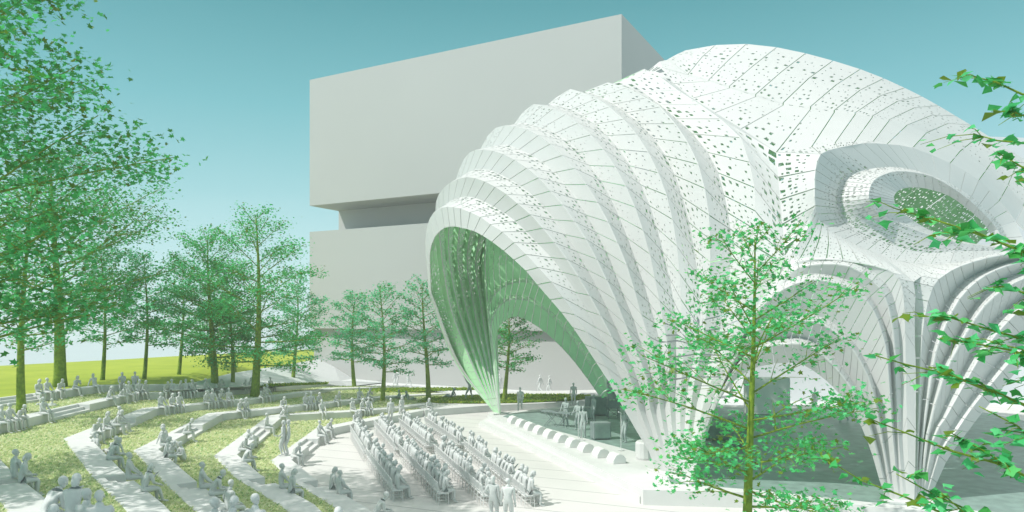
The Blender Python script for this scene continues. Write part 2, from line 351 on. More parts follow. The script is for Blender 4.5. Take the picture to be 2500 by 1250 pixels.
# --- rear face of the canopy, its opening arch between the far feet
Bf, Ef = np.array((7.3, 55.)), np.array((27., 49.))
rear = []
nst = len(UA)
fr = np.linspace(0, 1, nst)
def rear_row(h):       # h 0 = rim of the rear opening, 1 = crown
    row = []
    for k, t_ in enumerate(fr):
        b = np.array((*(Bf+(Ef-Bf)*t_), .6+8.2*max(0, math.sin(math.pi*t_))**.6))
        a = UA[k]
        p = b*(1-h)+a*h
        bulge = 3.5*math.sin(math.pi*h)
        p = p+np.array((0, bulge, bulge*.4))
        if k % 2: p = p+np.array((0, .55*(.3+math.sin(math.pi*h)), 0))
        row.append(p)
    return row
rr = [rear_row(h) for h in (0,.2,.4,.6,.8,1)]
sk = Skin()
for a, b in zip(rr[:-1], rr[1:]): sk.strip(b, a, nu=10, nv=9, hole=lambda u, st: .5, gap=.02)
finish(sk.build('rear_panel_face', pav, rev=True))

# --- the eye: closed rings
O = [(2510,620,34),(2480,540,35.1),(2440,490,35.3),(2390,440,35.1),(2320,398,34.6),(2228,361,33.4),(2167,352,32.4),(2110,350,31.5),(2046,361,30.3),(2004,376,29.3),(1991,415,28.7),(1989,460,28.2),(1991,502,28.1),(2002,541,28.2),(2038,568,28.2),(2090,597,28.2),(2150,622,28.2),(2230,643,28.2),(2320,643,29),(2430,632,31.5),(2510,620,34)]
V18 = [(2475,612,34.2),(2445,552,34.6),(2412,514,34.5),(2372,480,34.1),(2318,447,33.5),(2266,425,33),(2218,412,32.5),(2170,407,31.9),(2112,415,30.9),(2072,432,30.4),(2054,455,30.1),(2047,482,29.8),(2049,508,29.7),(2060,532,29.6),(2085,556,29.4),(2125,575,29.3),(2175,596,29.3),(2250,618,29.6),(2330,614,30.6),(2420,612,32.6),(2475,612,34.2)]
R19 = [(2455,605,33.6),(2435,560,33.9),(2405,525,33.7),(2365,487,33.1),(2320,455,32.4),(2276,431,31.7),(2234,421,31.1),(2190,418,30.4),(2155,427,29.8),(2133,441,29.3),(2124,458,29),(2121,476,28.8),(2124,494,28.8),(2136,512,29.0),(2160,528,29.4),(2195,545,29.7),(2240,564,30.0),(2300,583,30.6),(2350,594,31.5),(2415,602,32.8),(2455,605,33.6)]
RIM = [(2427,600,33.9),(2417,570,34.1),(2398,541,33.9),(2356,505,33.4),(2318,479,32.9),(2279,465,32.4),(2244,458,31.9),(2218,458,31.4),(2200,462,30.5),(2189,469,30.2),(2183,479,29.9),(2183,488,29.8),(2187,499,29.8),(2198,511,30.1),(2213,526,30.4),(2232,540,30.7),(2265,559,31.2),(2308,578,31.8),(2345,588,32.4),(2390,597,33.2),(2427,600,33.9)]
O, V18, R19, RIM = [[D(p) for p in r] for r in (O, V18, R19, RIM)]
def refine(row, n):
    r = np.array(row); x = np.arange(len(r)); pts = [(float(i), *r[i]) for i in x]
    return list(cubic(pts, np.linspace(0, len(r)-1, n)))
Or, Vr, Rr, Ir = [refine(r, 41) for r in (O, V18, R19, RIM)]
sk = Skin(); sk.strip(Vr, Or, nu=6, nv=3, hole=lambda u, st: (.75*(1-u) if .38 < st < .78 else (.30 if st >= .78 else .08)), gap=.012); finish(sk.build('eye_outer_ring', pav))
sk = Skin(); sk.strip(Rr, Vr, nu=5, nv=3, hole=lambda u, st: .38+.45*u, gap=.012); finish(sk.build('eye_middle_ring', pav))
sk = Skin(); sk.strip(Ir, Rr, nu=4, nv=2, hole=lambda u, st: .45*u, gap=.010); finish(sk.build('eye_inner_ring', pav))
# bright lip above the eye and the tall lit facet between the two nodes
sk = Skin()
sk.strip([V16[-11]]+[D(p) for p in ((2004,376,29.3),(2046,361,30.3),(2080,354,30.9),(2110,350,31.5),(2167,352,32.4),(2228,361,33.4))],
         [L1[6]]+L1[7:13], nu=2, nv=6, hole=lambda u, st: .6 if st < .6 else .3, gap=.03)
finish(sk.build('eye_lip', pav, rev=True, label='bright perforated lip above the eye opening'))
sk = Skin()
lf = refine([V16[j] for j in (-11,-10,-9,-8,-7)], 5)
rt = [O[9], O[10], O[11], O[12], O[13]]
sk.strip(rt[::1], lf[::1], nu=5, nv=5, hole=lambda u, st: .25+.55*u if u > .25 else 0, gap=.03)
finish(sk.build('node_facet', pav, label='tall sunlit facet with large holes left of the eye'))

# --- arches between the middle foot and the right foot
RF2, CF = np.array((7.1, 30.0)), np.array((14.4, 26.))
t = (CF-RF2)/np.linalg.norm(CF-RF2); N3 = np.array((-t[1], t[0])); N3 = N3 if N3[1] > 0 else -N3
ARC = [
[(1692,1122),(1724,1040),(1756,977),(1798,925),(1852,895),(1925,885),(1965,893),(2003,918),(2033,944),(2060,975),(2082,1006),(2103,1042),(2130,1112),(2163,1232)],
[(1694,1120),(1729,1025),(1766,950),(1808,886),(1858,850),(1910,840),(1952,839),(1992,853),(2032,888),(2066,930),(2095,975),(2118,1030),(2143,1110),(2171,1232)],
[(1696,1118),(1733,1015),(1770,937),(1811,872),(1858,836),(1910,826),(1952,824),(1994,838),(2037,872),(2074,918),(2103,970),(2126,1030),(2149,1110),(2176,1232)],
[(1698,1115),(1738,1000),(1778,900),(1822,830),(1870,794),(1924,784),(1967,781),(2008,791),(2047,816),(2081,851),(2108,895),(2130,950),(2155,1080),(2183,1232)],
[(1700,1113),(1742,990),(1782,886),(1826,815),(1872,780),(1924,770),(1967,767),(2010,776),(2051,801),(2087,838),(2115,885),(2137,945),(2160,1080),(2188,1232)],
[(1702,1110),(1748,975),(1790,860),(1838,775),(1885,725),(1940,693),(1998,683),(2052,695),(2097,716),(2132,756),(2154,812),(2167,880),(2179,1060),(2196,1232)],
[(1704,1108),(1752,965),(1796,845),(1845,758),(1890,708),(1945,675),(2002,668),(2060,680),(2106,703),(2141,748),(2163,806),(2175,874),(2185,1060),(2201,1232)],
[(1706,1106),(1758,950),(1804,830),(1855,738),(1900,688),(1950,655),(2008,644),(2075,650),(2130,685),(2160,724),(2175,775),(2184,850),(2193,1060),(2208,1232)],
[(1707,1105),(1762,945),(1808,825),(1858,730),(1902,676),(1950,646),(2012,636),(2085,640),(2142,671),(2176,712),(2191,770),(2198,850),(2203,1060),(2215,1232)],
[(1708,1104),(1766,940),(1812,820),(1862,725),(1906,665),(1945,640),(2015,632),(2100,640),(2167,657),(2193,680),(2205,716),(2210,810),(2214,1020),(2222,1232)],
[(1709,1103),(1770,935),(1828,830),(1868,745),(1917,622),(1955,628),(2018,630),(2100,645),(2170,662),(2230,688),(2233,762),(2234,850),(2236,1050),(2232,1232)],
]
KA = [-.20,-.29,-.11,-.19,-.05,-.13,-.02,-.06,.01,-.005,.03]
ARCS = []
for a, k in zip(ARC, KA):
    xy = cubic([(float(i), *p) for i, p in enumerate(a)], np.linspace(0, 13, 27))
    c = hinge(N3, RF2, k, xy)
    c[0][2] = max(c[0][2], .62) if False else c[0][2]; c[-1][2] = .62
    ARCS.append(c)
for k in range(9): ARCS[10][k] = np.array([np.interp(16.6-22.6*k/8, JS, CURV[16][:, c]) for c in range(3)])
for i, wt in ((9,.85),(8,.7),(7,.45),(6,.25)):      # the neighbouring pleats follow the shared crease in depth
    for k in range(13):
        q = ARCS[i][k]; wk = wt*min(1, (13-k)/5); dn = q[1]*(1-wk)+(ARCS[10][k][1]-.12*(10-i)*(-1 if i % 2 else 1)*.5)*wk; e_ = np.array((0,0,CH)); ARCS[i][k] = e_+(q-e_)*(dn/q[1])
for i in range(10):
    sk = Skin()
    band = (i % 2 == 1)
    sk.strip(ARCS[i], ARCS[i+1], nu=3 if band else 5, nv=3, flip=False, gap=.012,
             hole=(lambda u, st: .5*math.sin(math.pi*st)**2) if band else (lambda u, st, i=i: .22*max(0, (i-3)/6)*math.sin(math.pi*st)**3))
    sk.f = [tuple(reversed(f)) for f in sk.f]
    finish(sk.build('side_arch_pleat', pav))
# --- saddle panels below the eye
# --- right fan on the right foot
DFt = np.array((26., 29.2)); t = (DFt-CF)/np.linalg.norm(DFt-CF); N4 = np.array((-t[1], t[0])); N4 = N4 if N4[1] > 0 else -N4
FAN = [
[(2232,1232),(2236,1050),(2235,874),(2231,778),(2230,688),(2276,669),(2334,647),(2404,624),(2470,612),(2560,600)],
[(2236,1232),(2242,1050),(2248,874),(2257,778),(2278,700),(2308,670),(2345,650),(2410,630),(2480,618),(2570,606)],
[(2238,1232),(2246,1070),(2262,893),(2276,832),(2298,768),(2321,724),(2356,685),(2404,660),(2456,640),(2560,622)],
[(2241,1232),(2252,1070),(2278,893),(2290,842),(2310,791),(2342,730),(2385,687),(2430,660),(2490,641),(2570,632)],
[(2244,1232),(2258,1060),(2286,925),(2308,874),(2334,829),(2366,768),(2401,720),(2446,685),(2500,663),(2580,645)],
[(2246,1232),(2264,1060),(2301,930),(2325,874),(2359,812),(2404,745),(2452,705),(2500,680),(2540,668),(2590,658)],
[(2249,1232),(2270,1070),(2294,1020),(2320,960),(2350,906),(2385,842),(2433,778),(2474,742),(2520,712),(2600,690)],
[(2252,1232),(2278,1075),(2308,1022),(2340,965),(2373,906),(2412,842),(2462,784),(2505,746),(2550,722),(2610,706)],
[(2256,1232),(2284,1110),(2321,1044),(2359,989),(2404,928),(2452,868),(2500,823),(2545,790),(2580,775),(2630,760)],
[(2259,1232),(2292,1112),(2337,1050),(2374,996),(2424,934),(2470,880),(2515,840),(2560,812),(2600,795),(2640,785)],
[(2266,1232),(2310,1128),(2362,1055),(2396,1010),(2440,957),(2490,898),(2540,860),(2590,840),(2620,830),(2660,825)],
]
KF = [.045,.005,.06,-.01,.04,-.04,.01,-.075,-.02,-.10,-.07]
FANS = []
for a, k in zip(FAN, KF):
    xy = cubic([(float(i), *p) for i, p in enumerate(a)], np.linspace(0, 9, 19)); c = hinge(N4, CF, k, xy); c[0][2] = .62; FANS.append(c)
for i in range(10):
    sk = Skin()
    lit = (i % 2 == 0)
    sk.strip(FANS[i], FANS[i+1], nu=4 if lit else 6, nv=4, gap=.012,
             hole=(lambda u, st: (.55-.3*u)*min(1, st*2.2)) if lit else (lambda u, st: .22*min(1, max(0, st-.2)*2)))
    finish(sk.build('fan_pleat', pav))
# --- saddle panels below the eye
lowr = list(ARCS[10][8:19]) + list(FANS[0][9:19])
uprr = refine(O[12:21], 21)
mid = [a*.5+b*.5+np.array((0,-.12,-.02)) for a, b in zip(lowr, uprr)]
sk = Skin(); sk.strip(mid, uprr, nu=4, nv=3, hole=lambda u, st: .30, gap=.02); sk.strip(lowr, mid, nu=4, nv=3, hole=lambda u, st: .36, gap=.02)
finish(sk.build('saddle_panels', pav, rev=True))
# --- rear vault between the far left foot and the far middle foot (the green inside seen through the mouth)
BF = np.array((7.3, 55.)); t = (BF-LF)/np.linalg.norm(BF-LF); N5 = np.array((-t[1], t[0])); N5 = N5 if N5[1] > 0 else -N5
G = [
[(1222,1010),(1214,900),(1210,830),(1224,790),(1262,773),(1320,803),(1380,858),(1430,920),(1478,988)],
[(1221,1010),(1207,870),(1200,790),(1228,740),(1275,732),(1325,755),(1385,815),(1440,895),(1484,988)],
[(1221,1010),(1205,860),(1198,775),(1228,729),(1275,722),(1325,744),(1388,803),(1444,885),(1486,988)],
[(1220,1010),(1202,840),(1196,745),(1232,700),(1285,690),(1335,715),(1400,785),(1455,875),(1490,988)],
[(1220,1010),(1201,830),(1194,730),(1232,690),(1285,680),(1340,703),(1405,772),(1460,865),(1492,988)],
[(1219,1010),(1196,800),(1190,690),(1230,645),(1295,630),(1360,665),(1430,760),(1480,860),(1498,988)],
[(1219,1010),(1190,760),(1185,620),(1240,560),(1320,530),(1400,560),(1480,680),(1520,830),(1504,988)],
[(1218,1010),(1186,700),(1200,500),(1300,380),(1400,300),(1500,330),(1580,500),(1590,760),(1510,988)],
]
KG = [0,.02,.12,.14,.24,.26,.30,.25]
GS = []
for a, k in zip(G, KG):
    c = hinge(N5, LF, k, cubic([(float(i), *p) for i, p in enumerate(a)], np.linspace(0, 8, 27)))
    GS.append(c)
for i in range(7):
    sk = Skin(); sk.strip(GS[i+1], GS[i], nu=4 if i in (1,3) else 5, nv=4, gap=.03, hole=(lambda u, st: .9*math.sin(math.pi*st)**.5) if i in (1,3) else (lambda u, st, i=i: 0 if i < 5 else .4))
    finish(sk.build('rear_vault_pleat', pav, rev=True))
# foot plates
for (x, y, lx, ly, rz) in ((-.95, 49.5, 1.3, .7, math.atan2(t[1], t[0])), (6.9, 30.3, 3.0, .8, math.atan2(-18.5, 7.6)), (14.5, 26, 1.9, .8, -.3)):
    b = MB(); b.box((x, y, .645), (lx, ly, .07), rz); finish(b.build('foot_plate', M_CONC, pav))

# ------------------------------------------------------------------ buildings
def block(mb, c, u, v, lu, lv, z0, z1, m=0):
    p = [np.array(c), np.array(c)+np.array(u)*lu, np.array(c)+np.array(u)*lu+np.array(v)*lv, np.array(c)+np.array(v)*lv]
    vs = [(*q, z) for z in (z0, z1) for q in p]
    mb.add(vs, [(3,2,1,0),(4,5,6,7),(0,1,5,4),(1,2,6,5),(2,3,7,6),(3,0,4,7)], m)
u, v = (-.878,.478), (.479,.878)
bld = empty('block_building', (10, 65.4, 0)); tag(bld, 'tall windowless grey block building with a recessed storey behind the pavilion', 'building')
def bpart(name, mb, m):
    o = mb.build(name, m, bld); o.matrix_parent_inverse = Matrix.Translation((-10, -65.4, 0)); return o
c0 = np.array((10, 65.4))
b = MB(); block(b, c0, u, v, 38.3, 40, 20.2, 34.9); bpart('upper_block', b, M_BLD)
b = MB(); block(b, c0+np.array(v)*4.9, u, v, 38.3, 35, 17.15, 20.2); bpart('recessed_storey', b, M_BLD)
b = MB(); block(b, c0, u, v, 38.3, 40, 5.9, 17.15); bpart('lower_block', b, M_BLD)
b = MB(); block(b, c0+np.array(v)*.7, u, v, 38.3, 37, -1, 5.9); bpart('base_wall', b, M_BLD)
b = MB(); block(b, (36, 60), (1, .12), (-.12, 1), 40, 20, -1, 22.5)
o = b.build('pale_building', M_BLD2); tag(o, 'plain white building just visible at the right edge behind the pavilion', 'building')
b = MB(); block(b, (20, 62), (1, -.05), (.05, 1), 34, 10, -1, 6.6)
o = b.build('low_building', M_BLD2); tag(o, 'low flat white building seen under the right arch of the pavilion', 'building')

# ------------------------------------------------------------------ ground
def grid_ground():
    xs = np.concatenate([np.array([-4000,-800,-200]), np.linspace(-120,120,13), np.array([200,800,4000])])
    ys = np.concatenate([np.array([-200]), np.linspace(-20,140,9), np.array([300,900,5000])])
    v = [(x, y, -.03) for y in ys for x in xs]; n = len(xs)
    f = [(j*n+i, j*n+i+1, (j+1)*n+i+1, (j+1)*n+i) for j in range(len(ys)-1) for i in range(n-1)]
    return v, f
gv, gf = grid_ground(); tag(mesh_obj('ground', gv, gf, mat('far_ground', (.43,.50,.52), .9, .1, noise=.05, nscale=.02)), kind='structure')
tag(mesh_obj('forecourt', [(-26,14,-.02),(70,14,-.02),(90,130,-.02),(-34,130,-.02)], [(0,1,2,3)], M_GROUND), kind='structure')
def V2(p): return np.array((p[0], p[1]))
# terrace rings: inner (plaza side) top edge, a far right .. e left corner .. h near
RG = [
 [(1190,990,.45),(1038,1001,.45),(857,1036,.45),(808,1046,.45),(712,1122,.45),(765,1165,.45),(894,1238,.45),(1120,1420,.45)],
 [(1075,983,.5),(970,996,.72),(861,1005,.85),(695,1013,.9),(579,1109,.9),(636,1158,.9),(768,1231,.9),(960,1420,.9)],
 [(1100,960,.6),(944,969,.9),(803,984,1.2),(544,1010,1.35),(387,1096,1.35),(474,1170,1.35),(557,1234,1.35),(740,1420,1.35)],
 [(1000,944,.7),(822,948,1.1),(640,972,1.55),(385,997,1.8),(218,1067,1.8),(300,1150,1.8),(400,1231,1.8),(580,1420,1.8)],
 [(800,936,.95),(640,948,1.5),(480,957,2.0),(339,960,2.25),(-70,1052,2.25),(40,1160,2.25),(110,1215,2.25),(300,1420,2.25)],
 [(650,925,1.3),(540,936,1.8),(420,939,2.5),(256,941,2.7),(-260,1010,2.7),(-200,1150,2.7),(-100,1260,2.7),(100,1500,2.7)],
]
RINGS = [[np.array(P(a, b_, z=z)) for a, b_, z in r] for r in RG]
def outward(row):
    """2-D mitred outward offsets (away from the plaza)"""
    n = len(row); out = []
    for i in range(n):
        d0 = V2(row[i])-V2(row[i-1]) if i else V2(row[1])-V2(row[0])
        d1 = V2(row[i+1])-V2(row[i]) if i < n-1 else d0
        if not i: d0 = d1
        d0 = d0/np.linalg.norm(d0); d1 = d1/np.linalg.norm(d1)
        n0 = np.array((d0[1], -d0[0])); n1 = np.array((d1[1], -d1[0])); m = n0+n1; m /= np.linalg.norm(m)
        out.append(m/max(.5, m@n0))
    return out
CAPW = [.95,1.0,1.0,1.0,1.0,.85]
OUTS = []
NTH = ['first','second','third','fourth','fifth','sixth']
WALLS = []
for k, row in enumerate(RINGS):
    off = outward(row)
    if V2(off[4])[0] > 0: off = [-o_ for o_ in off]
    outer = [np.array((*(V2(p)+o_*CAPW[k]), p[2])) for p, o_ in zip(row, off)]
    OUTS.append((off, outer))
    wall = empty('seating_wall', tuple(row[4])[:2]+(0,))
    tag(wall, 'white concrete seating wall, %s ring of the terrace counted out from the plaza' % NTH[k], 'wall', 'ring walls of the terrace')
    inv = Matrix.Translation((-row[4][0], -row[4][1], 0))
    mb = MB(); st = MB()
    zb = -.9 if k > 1 else -.25
    def seg(pa, pb, qa, qb, top_a, top_b, M):
        vs = [(*V2(pa), -.3), (*V2(pb), -.3), (*V2(qb), -.3), (*V2(qa), -.3),
              (*V2(pa), top_a), (*V2(pb), top_b), (*V2(qb), top_b), (*V2(qa), top_a)]
        M.add(vs, [(0,1,2,3),(7,6,5,4),(4,5,1,0),(5,6,2,1),(6,7,3,2),(7,4,0,3)])
    for i in range(len(row)-1):
        A, B, Ao, Bo = row[i], row[i+1], outer[i], outer[i+1]
        cut = None
        if i == 3: cut = (.38, .62)
        if i == 5: cut = (.10, .32)
        if cut is None:
            seg(A, B, Ao, Bo, A[2], B[2], mb)
        else:
            t0, t1 = cut
            lerp = lambda X, Y, t_: X*(1-t_)+Y*t_
            for a_, b_ in ((0, t0), (t1, 1)): seg(lerp(A,B,a_), lerp(A,B,b_), lerp(Ao,Bo,a_), lerp(Ao,Bo,b_), lerp(A,B,a_)[2], lerp(A,B,b_)[2], mb)
            a0_, a1_ = lerp(A,B,t0), lerp(A,B,t1); o0, o1 = lerp(Ao,Bo,t0), lerp(Ao,Bo,t1)
            for s_, (f0, f1, hh) in enumerate(((0,.36,-.30),(.36,.70,-.15),(.70,1.0,0))):
                pa, pb = lerp(a0_, o0, f0), lerp(a1_, o1, f0); qa, qb = lerp(a0_, o0, f1), lerp(a1_, o1, f1)
                seg(pa, pb, qa, qb, a0_[2]+hh, a1_[2]+hh, st)
    o = mb.build('wall_cap', M_CONC, wall); o.matrix_parent_inverse = inv
    o2 = st.build('steps', M_CONC, wall); o2.matrix_parent_inverse = inv
    bv = o.modifiers.new('bevel', 'BEVEL'); bv.width = .015; bv.segments = 1
    WALLS.append(wall)
# treads (planted) between consecutive rings
def resample(row, m):
    r = []
    for a, b_ in zip(row[:-1], row[1:]):
        for q in range(m): r.append(a*(1-q/m)+b_*(q/m))
    r.append(row[-1]); return r
tufts_v, tufts_f = [], []
def add_tufts(A, B, dens, h, target, smin=.0):
    V_, F_ = target
    for j in range(len(A)-1):
        a0, a1, b0, b1 = A[j], A[j+1], B[j], B[j+1]
        area = (np.linalg.norm(a1-a0)+np.linalg.norm(b1-b0))/2*(np.linalg.norm(b0-a0)+np.linalg.norm(b1-a1))/2
        dist = (a0[1]+b1[1])/2
        n = int(area*dens*min(1, (30/max(dist, 12))**1.2))
        for _ in range(n):
            s_, t_ = random.random(), random.random()
            p = (a0*(1-s_)+a1*s_)*(1-t_)+(b0*(1-s_)+b1*s_)*t_
            a = random.uniform(0, 6.28); w_ = random.uniform(.03, .075)*max(1, dist/30); hh = h*random.uniform(.5, 1.4); l = random.uniform(-.08, .08)
            k = len(V_); dx, dy = math.cos(a)*w_, math.sin(a)*w_
            V_ += [(p[0]-dx, p[1]-dy, p[2]-.01), (p[0]+dx, p[1]+dy, p[2]-.01), (p[0]+l+dy, p[1]+l-dx, p[2]+hh), ]
            F_.append((k, k+1, k+2))
T1v, T1f, T2v, T2f = [], [], [], []
trv, trf = [], []
for k in range(5):
    A = [p+np.array((0,0,-.03)) for p in OUTS[k][1]]; B = [np.array((p[0], p[1], q[2]+.015)) for p, q in zip(RINGS[k+1], A)]
    A, B = resample(A, 4), resample(B, 4)
    n0 = len(trv); trv += A+B; m = len(A)
    trf += [(n0+i, n0+i+1, n0+m+i+1, n0+m+i) for i in range(m-1)]
    add_tufts(A, B, 150, .07, (T1v, T1f))
tag(mesh_obj('planting_bed', trv, trf, M_TREAD), kind='structure')
tag(mesh_obj('ground_cover', T1v, T1f, M_BLADE), 'low pale green ground cover filling the terrace treads', 'ground cover', kind='stuff')
# plaza sheet inside the first ring
pl = [(p[0], p[1], .004) for p in RINGS[0]]
pl = [(40, 60, .004)] + [(8, 58, .004)] + pl + [(2, 14, .004), (40, 14, .004)]
tag(mesh_obj('plaza', pl, [tuple(range(len(pl)))], M_PLAZA), kind='structure')
# land behind and left of the rings: falls from the meadow level to the plaza level
def g(x, y):
    s_ = min(1, max(0, (-15-x)/13)); s_ = s_*s_*(3-2*s_); r_ = min(1, max(0, (y-47)/7)) if x > -26 else 1
    return 2.45*s_
def PG(px, py):
    z = 1.0
    for _ in range(60):
        p = P(px, py, z=z); z = z*.7+g(p.x, p.y)*.3
    return np.array((p.x, p.y, g(p.x, p.y)))
# left land: loft between outer edge of ring 6 and the crest line
r6 = resample(OUTS[5][1], 3)
def sheet(name, rows, m, kind='structure', dz=0, rev=False):
    v_ = [tuple(p+np.array((0,0,dz))) for r in rows for p in r]; n = len(rows[0])
    f_ = [(j*n+i, j*n+i+1, (j+1)*n+i+1, (j+1)*n+i) for j in range(len(rows)-1) for i in range(n-1)]
    if rev: f_ = [q[::-1] for q in f_]
    return tag(mesh_obj(name, v_, f_, m), kind=kind)
near = [np.array((p[0], p[1], p[2]-.04)) for p in r6]
near = near[:13] + [near[12]+np.array((-8,-12,0)), near[12]+np.array((-14,-30,0))]
crest_px = [(850,848),(800,851),(760,853),(720,855),(680,857),(640,859),(600,861),(560,863),(500,866),(420,870),(300,877),(150,885),(0,893),(-300,910),(-900,950)]
crest = [np.array(P(a, b_, d=107-(800-a)*.046 if a > 0 else 70+a*.02)) for a, b_ in crest_px]
rows = [[near[i]*(1-t_)+crest[i]*t_ for i in range(15)] for t_ in (0,.25,.5,.75,1)]
for r_ in rows:
    for p in r_: pass
sheet('meadow', rows, M_MEADOW)
skirt = [[p.copy() for p in crest], [np.array((p[0]-1, p[1]+6, -1.)) for p in crest]]
sheet('meadow_bank', skirt, M_MEADOW)
# pale path crossing the meadow towards the building
pa = [np.array(P(a, b_, d=d_)) for a, b_, d_ in ((400,946,49.5),(480,935,53),(560,915,60),(640,902,66),(720,889,74),(806,874,90),(850,866,100))]
pb = [np.array(P(a, b_, d=d_)) for a, b_, d_ in ((420,957,48.5),(520,951,52),(600,947,55),(680,941,60),(760,936,66),(830,932,74),(870,925,84))]
def lift(row, z): return [np.array((p[0], p[1], max(p[2], z))) for p in row]
sheet('path', [pa, pb], M_GROUND, dz=.10)
pc = [np.array((p[0]+1.5, p[1]-1.5, -.02)) for p in pb]
sheet('path_slope', [pb, [np.array(P(a, b_, z=-.02)) for a, b_ in ((430,985),(560,985),(660,970),(760,955),(850,946),(900,940),(940,936))]], M_GROUND, dz=.10)
# far planted strips with stronger green
def strip_px(lower, upper, z, name):
    A = [np.array(P(a, b_, z=z)) for a, b_ in lower]; B = [np.array(P(a, b_, z=z)) for a, b_ in upper]
    A, B = resample(A, 3), resample(B, 3)
    sheet(name, [A, B], M_TREAD2, dz=.012)
    add_tufts(A, B, 260, .13, (T2v, T2f))
strip_px([(1020,983),(1150,985),(1280,983),(1400,978),(1440,972)], [(1040,972),(1150,966),(1250,963),(1380,964),(1440,966)], .52, 'planting_strip')
strip_px([(760,968),(900,961),(1060,955),(1200,951)], [(800,955),(900,949),(1060,948),(1200,948)], .75, 'planting_strip')
strip_px([(560,949),(680,943),(800,938)], [(560,944),(680,938),(800,935)], 1.7, 'planting_strip')
tag(mesh_obj('strip_grass', T2v, T2f, M_BLADE2), 'bright green clumpy grass in the far planting strips', 'grass', kind='stuff')
# raised pale paving right of the ring ends
pv = [np.array(P(a, b_, z=.49)) for a, b_ in ((1038,1001),(1190,990),(1330,984),(1480,975),(1620,970))]
pv2 = [np.array(P(a, b_, z=.49)) for a, b_ in ((980,978),(1150,966),(1280,955),(1440,952),(1640,952))]
wallR = MB()
n = len(pv)
vs = [(p[0], p[1], z) for z in (-.1, .49) for r_ in (pv, pv2) for p in r_]
fs = [(2*n+i, 2*n+i+1, 3*n+i+1, 3*n+i) for i in range(n-1)] + [(i, i+1, 2*n+i+1, 2*n+i) for i in range(n-1)] + [(n+i+1, n+i, 3*n+i, 3*n+i+1) for i in range(n-1)] + [(0,2*n,3*n,n),(n-1,2*n-1,4*n-1,3*n-1)]
tag(mesh_obj('raised_paving', vs, fs, M_CONC), kind='structure')
# near upper platform carrying the closest spectators (mostly below the frame)
b = MB(); b.box((-4.5, 11.3, 1.5), (17, 4.6, 3.3)); tag(b.build('near_platform', M_CONC), kind='structure')

# ------------------------------------------------------------------ stage
SZ = .6
edge = [P(1190,1014,z=SZ), P(1570,1196,z=SZ), P(1845,1203,z=SZ), P(2140,1238,z=SZ), Vector((19, 23.4, SZ)), Vector((34, 27, SZ)), Vector((34, 52, SZ)), Vector((16, 54, SZ)), P(1470,983,z=SZ), P(1225,1008,z=SZ)]
def prism(pts, z0, z1, name, m, parent=None):
    n = len(pts); v_ = [(p[0], p[1], z0) for p in pts]+[(p[0], p[1], z1) for p in pts]
    return mesh_obj(name, v_, [tuple(range(n))[::-1], tuple(range(n, 2*n))]+[(i, (i+1) % n, n+(i+1) % n, n+i) for i in range(n)], m, parent)
stg = empty('stage', (0, 0, 0)); tag(stg, 'low white edged stage with dark green grey deck under the pavilion', 'stage')
prism(edge, -.02, SZ, 'stage_slab', M_CONC, stg)
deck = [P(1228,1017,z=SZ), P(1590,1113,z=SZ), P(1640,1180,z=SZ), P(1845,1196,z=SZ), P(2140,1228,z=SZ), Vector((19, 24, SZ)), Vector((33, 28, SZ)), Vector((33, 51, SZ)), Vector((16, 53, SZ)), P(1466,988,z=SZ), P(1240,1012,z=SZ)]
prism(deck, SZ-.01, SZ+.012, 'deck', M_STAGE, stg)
led = [P(1169,1031,z=.3), P(1562,1212,z=.3), P(1600,1190,z=.3), P(1200,1014,z=.3)]
prism(led, -.02, .3, 'step_ledge', M_CONC, stg)

# ------------------------------------------------------------------ loudspeaker wedges on the stage lip
def wedge_mesh():
    prof = [(-.32,0),(.32,0),(.34,.20),(.22,.38),(.02,.46),(-.18,.40),(-.33,.16)]
    mb = MB(); n = len(prof)
    vs = [(sx*.36*(.97 if False else 1), a, b_) for sx in (-1, 1) for a, b_ in prof]
    mb.add(vs, [tuple(range(n))[::-1], tuple(range(n, 2*n))]+[(i, (i+1) % n, n+(i+1) % n, n+i)[::1] for i in range(n)])
    return mb
ordw = ['first','second','third','fourth','fifth','sixth','seventh','eighth','ninth','tenth']
wpx = [(1254,1033),(1274,1041),(1295,1049),(1318,1058),(1343,1068),(1370,1078),(1399,1090),(1430,1102),(1466,1115),(1504,1129)]
e0, e1 = edge[0], edge[1]; rzs = math.atan2(e1.y-e0.y, e1.x-e0.x)
w0 = None
for i, (a, b_) in enumerate(wpx):
    p = P(a, b_, z=SZ)
    if w0 is None:
        root = empty('stage_monitor', p, rzs)
        o = wedge_mesh().build('cabinet', M_WEDGE, root); bv = o.modifiers.new('bevel','BEVEL'); bv.width = .03; bv.segments = 2
        gmb = MB(); gmb.box((0, .345, .12), (.6, .02, .2)); gmb.build('grille', M_EQ, root)
        w0 = root
    else:
        root = w0.copy(); COL.objects.link(root); root.location = p
        for ch in list(w0.children):
            c = ch.copy(); COL.objects.link(c); c.parent = root
    root.rotation_euler.z = rzs + random.uniform(-.03, .03)
    tag(root, 'rounded white stage monitor, %s along the stage lip from the far left leg' % ordw[i], 'speaker', 'white monitors along the stage lip')

